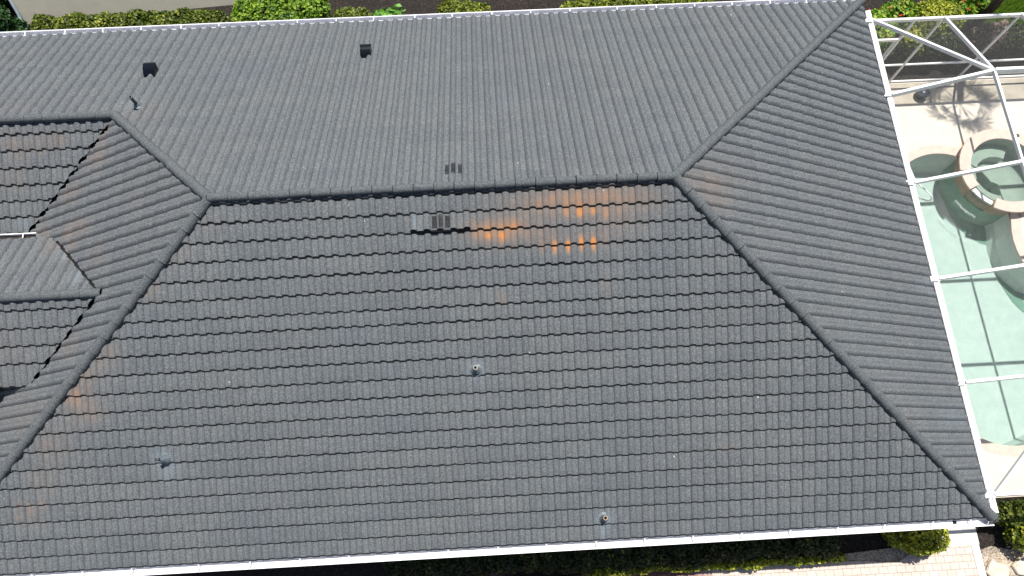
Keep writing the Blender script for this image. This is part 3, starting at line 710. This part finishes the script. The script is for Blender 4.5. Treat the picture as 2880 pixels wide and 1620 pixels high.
# spa
spa = empty('spa', (SX, SY, GZ)); tag(spa, 'raised round hot tub with salmon rim spilling into the swimming pool', 'hot tub')
def rels(o): o.parent = spa; o.matrix_parent_inverse = Matrix.Translation((-SX, -SY, -GZ)); return o
def arc_ring(name, r0, r1, a0, a1, z0, z1, mat, n=60):
    V = []; F = []
    for i in range(n+1):
        a = math.radians(a0+(a1-a0)*i/n)
        for r, z in ((r0, z1), (r1, z1), (r1, z0), (r0, z0)): V.append((SX+r*math.cos(a), SY+r*math.sin(a), z))
    for i in range(n):
        for k in range(4): F.append((4*i+k, 4*i+(k+1)%4, 4*i+4+(k+1)%4, 4*i+4+k))
    F += [(0,1,2,3), (4*n+3, 4*n+2, 4*n+1, 4*n)]
    bm = bmesh.new(); me = bpy.data.meshes.new(name); me.from_pydata(V, [], F); bm.from_mesh(me); bmesh.ops.recalc_face_normals(bm, faces=bm.faces[:]); bm.to_mesh(me); bm.free()
    me.materials.append(mat); return rels(link(bpy.data.objects.new(name, me)))
bevel(arc_ring('rim', .96, 1.27, -121, 205, -2.53, -2.47, M['coping'], 80), .012)
arc_ring('wall', 1.00, 1.15, -121.5, 205.5, -2.98, -2.531, M['poolwall'], 80)
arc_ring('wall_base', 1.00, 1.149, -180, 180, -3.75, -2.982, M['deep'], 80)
arc_ring('spillway', .98, 1.13, 205.6, 238.4, -2.66, -2.60, M['white'], 16)
arc_ring('spillway_wall', 1.00, 1.12, 205.6, 238.4, -2.98, -2.662, M['poolwall'], 16)
mb = MB(); mb.lathe([(.998, -2.56), (.998, -3.15), (.45, -3.16), (.0, -3.16)], (SX, SY, 0), 48); rels(mb.build('tub', M['basin'], None, True))
arc_ring('bench', .60, .99, 60, 300, -3.15, -2.86, M['basin'], 40)
# falling water
mb = MB(); nn = 14
for i in range(nn+1):
    a = math.radians(207+29*i/nn)
    for r, z in ((1.13, -2.598), (1.18, -2.63), (1.22, -2.74), (1.25, -2.895)): mb.v.append((SX+r*math.cos(a), SY+r*math.sin(a), z))
for i in range(nn):
    for k in range(3): x = 4*i+k; mb.f.append((x, x+1, x+5, x+4))
rels(mb.build('waterfall', M['sheetwater'], None, True))
mb = MB(); rr = random.Random(3)
for i in range(nn+1):
    a = math.radians(206+26*i/nn); j = rr.uniform(-.02, .02)
    for r in (1.46+j, 1.54+j+rr.uniform(-.03,.03)): mb.v.append((SX+r*math.cos(a), SY+r*math.sin(a), -2.893))
for i in range(nn): x = 2*i; mb.f.append((x, x+1, x+3, x+2))
rels(mb.build('foam', M['foam'], None))
w2 = flat('water', arc(SX, SY, .997, 0, 352, 44), -2.585, M['spawater'])
mb = MB(); mb.lathe([(.0, .006), (.05, .006), (.055, 0)], (11.28, 3.58, -2.47), 20); o = mb.build('drain_cover', M['darkpipe'])
tag(o, 'small round dark cap on the salmon hot tub rim', 'drain cap')
# pool handrail
import numpy as _n
hr = [(7.80,3.0,-2.75),(7.80,3.0,-2.3),(7.87,2.7,-2.21),(7.94,1.98+.25,-2.2),(8.11,1.87+.12,-2.2),(8.25,1.81,-2.21),(8.31,1.75,-2.26),(8.33,1.72,-2.35),(8.30,1.72,-2.42),(8.18,1.80,-2.47),(8.0,1.9,-2.52),(7.75,2.05,-2.58)]
mb = MB(); mb.tube(hr, .021, 10); o = mb.build('handrail', M['white'], None, True); tag(o, 'white looped handrail at the pool steps by the roof edge', 'handrail')
# pot
mb = MB(); mb.lathe([(.0, .0), (.10, .0), (.15, .06), (.175, .14), (.17, .22), (.18, .24), (.16, .24), (.145, .20), (.0, .18)], (9.06, 5.16, GZ), 32)
o = mb.build('plant_pot', M['pot'], None, True); tag(o, 'dark blue grey round pot on the pool deck by the back screen wall', 'pot')

# ------------------------------------------------------------------ pool enclosure
cage = empty('screen_enclosure', (10.4, 0, GZ)); tag(cage, 'white aluminium screen enclosure over the pool', 'pool enclosure')
def relc(o): o.parent = cage; o.matrix_parent_inverse = Matrix.Translation((-10.4, 0, -GZ)); return o
def cb(name, p, q, wd=.06, hg=.10, lab=None):
    o = relc(MB().beam(p, q, wd, hg).build(name, M['white'])); bevel(o, .004, 1)
    if lab: o['label'] = lab
    return o
GX = 6.385; YN = 5.66; YSO = -5.86; XP = 8.42; ZP = .86; YPN = 3.48; YPS = -3.57; XE = 14.6
# super gutter along the house
mb = MB(); mb.box((W+.045, YSO-.35, -.14), (W+.145, 5.98, -.132)); mb.box((W+.035, YSO-.35, -.132), (W+.043, 5.98, .0)); mb.box((W+.105, YSO-.35, -.132), (W+.150, 5.98, .035)); mb.box((W+.043, YSO-.35, -.0), (W+.105, 5.98, .012))
relc(mb.build('edge_beam', M['white']))
for y in (5.66, 3.50, 1.12, -1.24, -3.57, -5.86):
    o = relc(MB().box((W-.05, y-.06, .04), (W+.16, y+.06, .06)).build('clip', M['white'])); bevel(o, .004, 1)
for y in (1.12, -1.24): cb('rafter', (GX+.06, y, .04), (XP, y, ZP), .065, .12); cb('rafter', (XP, y, ZP), (12.5, y, ZP), .065, .12); cb('rafter', (12.5, y, ZP), (XE, y, .04), .065, .12)
for y in (YPN, YPS): cb('rafter', (GX+.06, y, .04), (XP, y, ZP), .065, .15); cb('purlin', (XP, y, ZP), (12.5, y, ZP), .07, .19); cb('rafter', (12.5, y, ZP), (XE, y, .04), .065, .15)
for x in (XP, 10.25, 12.5): cb('purlin', (x, YPN, ZP), (x, YPS, ZP), .055, .09)
cb('hip_beam', (GX+.06, YN, .04), (XP, YPN, ZP), .055, .10); cb('hip_beam', (GX+.06, YSO, .04), (XP, YPS, ZP), .055, .10)
cb('hip_beam', (XE, YN, .04), (12.5, YPN, ZP), .055, .10); cb('hip_beam', (XE, YSO, .04), (12.5, YPS, ZP), .055, .10)
for x0, x1 in ((8.27, XP), (10.25, 10.25), (12.4, 12.5)):
    cb('rafter', (x0, YN, .03), (x1, YPN, ZP), .055, .09)
    if x0 > 9: cb('rafter', (x0, YSO, .03), (x1, YPS, ZP), .055, .09)
cb('eave_beam', (GX, YN, 0), (XE, YN, 0), .06, .10); cb('eave_beam', (GX, YSO, 0), (XE, YSO, 0), .06, .10); cb('eave_beam', (XE, YSO, 0), (XE, YN, 0), .06, .10)
for x in (6.58, 7.55, 8.27, 10.25, 12.4, 14.6): cb('post', (x, YN, GZ), (x, YN, -.05), .055, .055)
for x in (8.27, 10.25, 12.4, 14.6): cb('post', (x, YSO, GZ), (x, YSO, -.05), .055, .055)
cb('rail', (7.55, YN, -1.93), (XE, YN, -1.93), .045, .05); cb('rail', (GX, YN, GZ+.03), (XE, YN, GZ+.03), .045, .05); cb('rail', (GX, YSO, GZ+.03), (XE, YSO, GZ+.03), .045, .05); cb('rail', (7.6, YSO, -1.93), (XE, YSO, -1.93), .045, .05)
door = relc(MB().beam((6.60, YN, -.80), (7.53, YN, -.80), .05, .08).beam((7.49, YN+.03, GZ+.05), (7.49, YN+.03, -.84), .05, .04).beam((6.64, YN+.03, GZ+.05), (6.64, YN+.03, -.84), .05, .04).beam((6.64, YN+.03, -1.9), (7.49, YN+.03, -1.9), .05, .04).build('door', M['white']))
MB().beam((7.46, YN-.02, -1.75), (7.46, YN-.02, -1.60), .02, .02).build('handle', M['darkpipe'], door)
def scr(pts):
    o = relc(mesh_obj('screen_panel', pts, [tuple(range(len(pts)))], M['screen'])); return o
zs = .02
scr([(GX,YN,zs),(XE,YN,zs),(12.5,YPN,ZP),(XP,YPN,ZP)]); scr([(GX,YSO,zs),(XP,YPS,ZP),(12.5,YPS,ZP),(XE,YSO,zs)])
scr([(GX,YN,zs),(XP,YPN,ZP),(XP,YPS,ZP),(GX,YSO,zs)]); scr([(XE,YN,zs),(XE,YSO,zs),(12.5,YPS,ZP),(12.5,YPN,ZP)])
scr([(XP,YPN,ZP),(12.5,YPN,ZP),(12.5,YPS,ZP),(XP,YPS,ZP)])
scr([(GX,YN,GZ),(XE,YN,GZ),(XE,YN,0),(GX,YN,0)]); scr([(7.55,YSO,GZ),(XE,YSO,GZ),(XE,YSO,0),(7.55,YSO,0)]); scr([(XE,YSO,GZ),(XE,YN,GZ),(XE,YN,0),(XE,YSO,0)])

# ------------------------------------------------------------------ south side paving
flat('paver_path', [(-16,-7.12),(-6,-7.10),(0,-7.09),(3,-7.08),(4.2,-7.10),(5.0,-7.16),(5.6,-7.22),(5.95,-7.05),(6.2,-6.93),(6.9,-6.93),(7.42,-6.93),(7.42,-14),(-16,-14)], GZ+.012, M['paver'])
flat('gravel_strip', [(3.6,-7.0),(4.2,-6.98),(5.0,-6.93),(5.5,-6.9),(6.0,-6.86),(6.25,-6.9),(6.2,-6.93),(5.95,-7.05),(5.6,-7.22),(5.0,-7.16),(4.2,-7.10),(3.6,-7.08)], GZ-.01, M['gravel'])
flat('concrete_pad', [(6.75,-6.93),(6.75,-5.7),(7.62,-5.7),(7.62,-6.93)], GZ+.02, M['concrete'], th=.1)
flat('path_edging', [(7.422,-6.932),(7.60,-6.932),(7.62,-14),(7.422,-14)], GZ+.03, M['concrete'], th=.1)
flat('gravel_bed', [(7.63,-7.05),(7.9,-6.98),(8.3,-7.08),(8.8,-7.02),(9.6,-7.1),(12,-7.2),(12,-14),(7.63,-14)], GZ-.012, M['gravel'])

# ------------------------------------------------------------------ planting
def leaves(pos, nrm, size, mat, name, parent, rnd, aspect=1.6, bias=.35):
    n = len(pos); a = rng.normal(size=(n, 3)); nn = nrm*bias*2 + rng.normal(size=(n, 3))*.55 + np.array([0, 0, .35])
    nn /= np.linalg.norm(nn, axis=1)[:, None]; t = np.cross(nn, a); t /= np.linalg.norm(t, axis=1)[:, None]; b = np.cross(nn, t)
    s = size*rng.uniform(.65, 1.25, n)[:, None]; l = t*s*aspect*.5; wd = b*s*.5; cup = nn*s*.10
    V = np.stack([pos-l, pos-l*.25+wd-cup*-1, pos+l*.45+wd*.75, pos+l, pos+l*.45-wd*.75, pos-l*.25-wd-cup*-1, pos+nn*0-cup], axis=1).reshape(-1, 3)
    F = []
    for i in range(n):
        k = 7*i; F += [(k, k+1, k+2, k+6), (k+6, k+2, k+3, k+4), (k, k+6, k+4, k+5)]
    return mesh_obj(name, V, F, mat, parent, False, {'rnd': np.repeat(rnd, 7)})
def blob(center, radii, n, power=2.4, bump=.16, low=-.7):
    """points near the surface of a lumpy superellipsoid, denser outside"""
    d = rng.normal(size=(int(n*1.6), 3)); d /= np.linalg.norm(d, axis=1)[:, None]; d = d[d[:, 2] > low][:n]
    k = (np.abs(d)**power).sum(1)**(-1/power)
    lump = np.zeros(len(d))
    for _ in range(14):
        c = rng.normal(size=3); c /= np.linalg.norm(c); lump += rng.uniform(-1, 1)*np.exp(-((1-d@c)/.10))
    for _ in range(40):
        c = rng.normal(size=3); c /= np.linalg.norm(c); lump += .6*rng.uniform(-1, 1)*np.exp(-((1-d@c)/.02))
    r = k*(1+bump*lump)*(1-np.abs(rng.normal(0, .10, len(d)))); R = np.array(radii)
    p = np.array(center) + d*r[:, None]*R; nr = d/R; nr /= np.linalg.norm(nr, axis=1)[:, None]
    return p, nr, lump
def shrub(name, segs, size, mat, label, cat='shrub', group=None, dens=520, flowers=None, core=True, aspect=1.6, bump=.16, tipmat=None):
    base = segs[0][0]; root = empty(name, (base[0], base[1], GZ)); tag(root, label, cat, group)
    inv = Matrix.Translation((-base[0], -base[1], -GZ)); Ps = []; Ns = []; Rs = []
    for (c, R) in segs:
        ar = 4*math.pi*((R[0]*R[1])**1.6/3+(R[0]*R[2])**1.6/3+(R[1]*R[2])**1.6/3)**(1/1.6)
        n = int(ar*dens*(.055/size)**2); p, nr, lp = blob(c, R, n, bump=bump); Ps.append(p); Ns.append(nr)
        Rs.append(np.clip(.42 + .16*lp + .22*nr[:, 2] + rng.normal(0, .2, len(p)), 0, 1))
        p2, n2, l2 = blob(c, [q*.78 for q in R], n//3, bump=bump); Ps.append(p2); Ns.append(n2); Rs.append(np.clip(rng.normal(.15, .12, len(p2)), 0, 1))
    P_ = np.concatenate(Ps); keep = P_[:, 2] > GZ
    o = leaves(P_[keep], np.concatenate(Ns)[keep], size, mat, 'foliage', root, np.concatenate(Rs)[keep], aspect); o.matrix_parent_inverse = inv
    mb = MB(); rr = random.Random(len(P_))
    for (c, R) in segs:
        for _ in range(5):
            t = Vector((c[0]+rr.uniform(-.7,.7)*R[0], c[1]+rr.uniform(-.7,.7)*R[1], c[2]+rr.uniform(-.1,.75)*R[2])); b = Vector((c[0]+rr.uniform(-.2,.2)*R[0], c[1]+rr.uniform(-.2,.2)*R[1], GZ-.03))
            mb.tube([b, b.lerp(t, .5)+Vector((rr.uniform(-.05,.05), rr.uniform(-.05,.05), 0)), t], [.018, .012, .005], 6)
    s = mb.build('stem', M['stem'], root); s.matrix_parent_inverse = inv
    if flowers:
        c, R = segs[0]
        for i in range(flowers):
            c, R = segs[i % len(segs)]
            p, nr, _ = blob(c, [q*1.03 for q in R], 30, low=.25)
            m2 = MB(); q = Vector(p[0])
            for _ in range(7):
                u = Vector((rr.gauss(0,1), rr.gauss(0,1), abs(rr.gauss(0,1)))).normalized()*.05; pp = q+Vector((rr.uniform(-.035,.035), rr.uniform(-.035,.035), rr.uniform(0,.03))); v = u.cross(Vector((rr.gauss(0,1),rr.gauss(0,1),rr.gauss(0,1)))).normalized()*.022
                n = len(m2.v); m2.v += [tuple(pp-u*.5), tuple(pp+v), tuple(pp+u*.6), tuple(pp-v)]; m2.f.append((n,n+1,n+2,n+3))
            fo = m2.build('flower', M['red'], root); fo.matrix_parent_inverse = inv
    return root
def row(x0, x1, y, z, rx, ry, rz, step, jy=.06, jz=.05):
    out = []; x = x0; rr = random.Random(int(x0*10)+5)
    while x <= x1: out.append(((x, y+rr.uniform(-jy, jy), z+rr.uniform(-jz, jz)), (rx*rr.uniform(.9, 1.1), ry*rr.uniform(.9, 1.1), rz*rr.uniform(.92, 1.08)))); x += step
    return out
# north border, left to right
shrub('dark_shrub', [((-17.6,8.0,-2.0),(.9,1.1,.9)), ((-18.2,9.2,-1.9),(1.0,1.0,1.0)), ((-16.8,7.6,-2.3),(.45,.6,.5)), ((-17.9,10.3,-1.7),(.8,.9,1.0)), ((-16.95,8.5,-2.5),(.35,.4,.3))], .075, LF['deep'], 'deep green shrub at the far upper left corner beside the downspout')
shrub('hedge', row(-15.5, -10.7, 7.85, -2.05, .42, .52, .68, .42), .06, LF['olive'], 'long olive green hedge along the cream wall behind the back gutter', 'hedge', dens=560)
shrub('round_shrub', [((-9.55,7.95,-1.75),(.75,.85,.80)), ((-8.5,7.95,-1.75),(.85,.85,.78)), ((-9.0,7.4,-2.0),(.9,.5,.6))], .075, LF['bright'], 'large bright yellow green bush in full sun behind the back gutter', dens=620)
shrub('olive_shrub', [((-7.15,7.75,-2.05),(.52,.50,.62)), ((-6.75,7.85,-2.1),(.35,.4,.5))], .06, LF['olive'], 'smaller dull olive shrub between the bright bush and the broad leaved plant')
shrub('broad_leaved_plant', [((-5.95,7.75,-2.0),(.52,.50,.55))], .15, LF['fresh'], 'light green plant with large broad leaves in a dark gap behind the back gutter', 'plant', dens=300, aspect=1.15, bump=.3)
shrub('olive_shrub', [((-4.15,7.85,-2.05),(.60,.55,.66)), ((-3.65,7.85,-2.1),(.55,.5,.58))], .06, LF['yellow'], 'rounded yellow olive shrub standing alone above the middle of the back gutter')
shrub('fern', [((-1.95,7.75,-2.35),(.42,.35,.25))], .13, LF['deep'], 'low dark green fern in the shaded gap of the back border', 'fern', dens=170, aspect=3.0, bump=.4)
shrub('hedge', row(-.9, 2.9, 7.75, -2.08, .38, .48, .60, .42), .065, LF['yellow'], 'yellow green clipped hedge above the right half of the back gutter', 'hedge')
shrub('olive_shrub', [((4.1,7.6,-2.15),(.45,.42,.55)), ((4.7,7.55,-2.2),(.38,.4,.45))], .06, LF['yellow'], 'small yellow green shrub at the right end of the back border')
shrub('flowering_shrub', [((7.55,6.75,-1.95),(.62,.62,.75)), ((7.2,6.35,-2.1),(.45,.4,.55)), ((8.3,7.1,-1.9),(.5,.5,.7))], .08, LF['bright'], 'bright green bush with red flowers beside the roof corner and the screen', dens=480, flowers=22, bump=.24)
shrub('yellow_shrub', [((9.15,6.95,-1.95),(.60,.55,.72)), ((9.75,7.05,-2.0),(.45,.5,.62)), ((8.75,6.6,-2.1),(.5,.45,.5))], .065, LF['gold'], 'sunlit yellow green bush between the two red flowering bushes', dens=560)
shrub('flowering_shrub', [((10.75,7.75,-2.0),(.55,.5,.65)), ((10.35,7.35,-2.1),(.4,.4,.5))], .08, LF['bright'], 'bright green bush with red flowers by the palm trunk', dens=480, flowers=18, bump=.24)
shrub('shaded_hedge', row(7.2, 10.2, 6.45, -2.30, .36, .34, .5, .36), .06, LF['dark'], 'low green hedge seen through the back wall screen', 'hedge')
shrub('dry_shrub', [((10.95,6.5,-2.1),(.35,.35,.48))], .055, LF['dry'], 'pale brown feathery dry bush seen through the screen', dens=420, aspect=3.0, bump=.35)
shrub('shaded_hedge', row(11.4, 13.2, 6.5, -2.3, .4, .42, .5, .42), .06, LF['dark'], 'olive bush right of the dry bush behind the screen', 'hedge')
# south border
shrub('shaded_hedge', row(-5.9, 4.1, -6.52, -2.30, .36, .44, .50, .42, .03, .04), .055, LF['dark'], 'long dark hedge in the shade below the front gutter', 'hedge', dens=620)
shrub('sunlit_edging', row(-1.5, 4.2, -7.02, -2.48, .26, .10, .19, .28, .03, .05), .055, LF['gold'], 'sunlit yellow leaves edging the outer side of the dark front hedge', 'shrub', dens=420)  # sunlight on the hedge edge put into yellow leaf colour
shrub('round_shrub', [((6.02,-6.62,-2.22),(.52,.45,.50)), ((5.62,-6.50,-2.3),(.38,.40,.42))], .062, LF['gold'], 'rounded golden green shrub between the mulch and the white concrete pad', dens=600)
shrub('dark_shrub', [((8.25,-6.28,-2.3),(.52,.30,.38)), ((9.1,-6.25,-2.3),(.6,.3,.4))], .065, LF['olive'], 'darker shrub touching the bottom wall of the pool enclosure')
shrub('gold_shrub', [((8.55,-6.82,-2.3),(.50,.32,.42)), ((9.2,-6.85,-2.3),(.5,.35,.42))], .085, LF['gold'], 'golden round leaved shrub right of the concrete edging, above the rocks', dens=420, aspect=1.15)
# twiggy bare shrub
tw = empty('bare_shrub', (-3.95, -6.95, GZ)); tag(tw, 'leafless reddish grey twiggy shrub below the front gutter', 'shrub'); mb = MB(); rr = random.Random(9)
for i in range(150):
    a = rr.uniform(0, 6.28); b = Vector((-3.95+rr.gauss(0,.10), -6.95+rr.gauss(0,.06), GZ)); l = rr.uniform(.25,.6)
    m = b + Vector((math.cos(a)*l*.45, math.sin(a)*l*.35, l*.7)); t = m + Vector((math.cos(a+rr.uniform(-1,1))*l*.45, math.sin(a+rr.uniform(-1,1))*l*.35, l*rr.uniform(.0,.4)))
    mb.tube([b, m, t], [.008,.005,.002], 4, False)
o = mb.build('twig', M['greywood'], tw); o.matrix_parent_inverse = Matrix.Translation((3.95, 6.95, -GZ)); o['kind'] = 'stuff'
# rocks
def rock(x, y, pts, hgt, label):
    bm = bmesh.new(); n = len(pts); rr = random.Random(int(x*100))
    lev = [(1.0, 0, 0), (1.02, hgt*.55, .0), (.93, hgt*.9, 0), (.60, hgt*1.02, 0), (.25, hgt*1.0, 0)]
    rings = []
    for s, z, _ in lev: rings.append([bm.verts.new((x+px*s, y+py*s, GZ-.03+z+rr.uniform(-.008,.008))) for px, py in pts])
    for a, b in zip(rings, rings[1:]):
        for i in range(n): bm.faces.new((a[i], a[(i+1)%n], b[(i+1)%n], b[i]))
    bm.faces.new(rings[-1]); me = bpy.data.meshes.new('rock'); bm.to_mesh(me); bm.free(); me.materials.append(M['rock'])
    o = link(bpy.data.objects.new('rock', me)); bevel(o, .015, 2); return tag(o, label, 'rock')
rock(7.90, -7.52, [(-.30,-.02),(-.22,-.16),(-.05,-.24),(.12,-.20),(.22,-.10),(.26,.04),(.16,.16),(.02,.18),(-.08,.26),(-.20,.14)], .11, 'pale flat fieldstone just right of the concrete edging')
rock(8.52, -7.45, [(-.28,.02),(-.20,-.18),(.0,-.22),(.25,-.18),(.34,.0),(.24,.16),(.04,.20),(-.14,.14)], .12, 'pale flat fieldstone in the bottom right corner')
# lawn
def lawn():
    n = 15000; x = rng.uniform(11.55, 14.5, n); y = rng.uniform(7.15, 10.2, n); h = rng.uniform(.10, .30, n); a = rng.uniform(0, 6.283, n)
    lean = rng.uniform(.02, .16, n); b = np.stack([x, y, np.full(n, GZ-.02)], 1); t = b + np.stack([np.cos(a)*lean, np.sin(a)*lean, h], 1)
    wd = np.stack([-np.sin(a), np.cos(a), np.zeros(n)], 1)*.007
    V = np.stack([b-wd, b+wd, t], 1).reshape(-1, 3); F = [(3*i, 3*i+1, 3*i+2) for i in range(n)]
    o = mesh_obj('lawn', V, F, LF['grass'], None, False, {'rnd': np.repeat(rng.uniform(0, 1, n), 3)}); tag(o, 'long bright grass at the top right corner beyond the palm trunk', 'grass', kind='stuff')
lawn()
# palm beyond the enclosure (its crown stands above the frame and shades the deck)
px, py = 11.0, 7.25; palm = empty('palm_tree', (px, py, GZ)); tag(palm, 'palm with a dark rough trunk behind the pool enclosure at the top edge', 'palm tree')
invp = Matrix.Translation((-px, -py, -GZ)); CZ = 5.75
mb = MB(); k = 46; zz_ = [GZ-.05 + (CZ-GZ)*i/k for i in range(k+1)]
mb.tube([(px+.03*math.sin(i*.3), py+.02*math.cos(i*.4), z) for i, z in enumerate(zz_)], [.12 + (.015 if i % 2 else -.005) - .03*(i/k) for i in range(k+1)], 14)
o = mb.build('trunk', M['trunk'], palm, True); o.matrix_parent_inverse = invp
Vc = []; Fc = []; Rc = []
def leafl(c, d, ll, w_):
    sd = d.cross(Vector((0,0,1)))
    sd = sd.normalized()*w_ if sd.length > 1e-3 else Vector((w_,0,0)); n = len(Vc); m = c + d*ll*.55
    Vc.extend([tuple(c), tuple(m-sd), tuple(c+d*ll+Vector((0,0,-.12*ll))), tuple(m+sd)]); Fc.append((n,n+1,n+2,n+3)); q_ = random.random(); Rc.extend([q_]*4)
for f_ in range(17):
    a = f_*2.4+.3; el = random.uniform(-.5, .7); L0 = random.uniform(.55, .95); dd = Vector((math.cos(a)*math.cos(el), math.sin(a)*math.cos(el), math.sin(el)))
    c0 = Vector((px, py, CZ)); c1 = c0 + dd*L0 + Vector((0,0,-.12))
    leafl(c0, (c1-c0).normalized(), (c1-c0).length*1.02, .02)
    fw = (dd + Vector((0,0,-.35))).normalized(); sd = fw.cross(Vector((0,0,1))).normalized(); 
    for k_ in range(19):
        t = math.radians(-105 + 210*k_/18 + random.uniform(-3,3)); leafl(c1, (fw*math.cos(t)+sd*math.sin(t)+Vector((0,0,-.15*abs(math.sin(t))))).normalized(), random.uniform(.42,.66)*(1-.25*abs(t)/1.83), .017)
o = mesh_obj('crown', Vc, Fc, LF['palm'], palm, False, {'rnd': Rc}); o.matrix_parent_inverse = invp

# ------------------------------------------------------------------ neighbouring house, upper left
nb = empty('neighbour_house', (-12, 9.5, GZ)); tag(nb, 'cream stucco wall, leaned back to catch sun, of the neighbouring house behind the long hedge, upper left', 'house')
inn = Matrix.Translation((12, -9.5, -GZ))
p0 = Vector((-16.95, 9.0)); p1 = Vector((-5.9, 9.72)); dn = (p1-p0).normalized(); nr = Vector((-dn.y, dn.x))
V = []
for z in (GZ-.05, .15):
    for q in (p0+nr*(.47*(z-GZ)), p1+nr*(.47*(z-GZ)), p1+nr*4, p0+nr*4): V.append((q.x, q.y, z))  # shape leans the wall back so that sunlight brightens it
o = mesh_obj('wall', V, [(0,1,5,4),(1,2,6,5),(2,3,7,6),(3,0,4,7),(4,5,6,7)], M['stucco2'], nb); o.matrix_parent_inverse = inn
q0 = p0+nr*1.38; q1 = p1+nr*1.38; V = []
for z in (.15, .30):
    for q in (q0, q1, q1+nr*3, q0+nr*3): V.append((q.x, q.y, z))
o = mesh_obj('roof', V, [(3,2,1,0),(0,1,5,4),(1,2,6,5),(2,3,7,6),(3,0,4,7),(4,5,6,7)], M['cap'], nb); o.matrix_parent_inverse = inn
ds = Vector((p0.x+.02, p0.y-.07))
mb = MB(); mb.tube([(ds.x+nr.x*1.3, ds.y+nr.y*1.3, .1), (ds.x+nr.x*.15, ds.y+nr.y*.15, -2.45), (ds.x+.03, ds.y-.06, -2.6), (ds.x+.10, ds.y-.22, -2.68)], .05, 12)
o = mb.build('downspout', M['neighgut'], nb, True); o.matrix_parent_inverse = inn
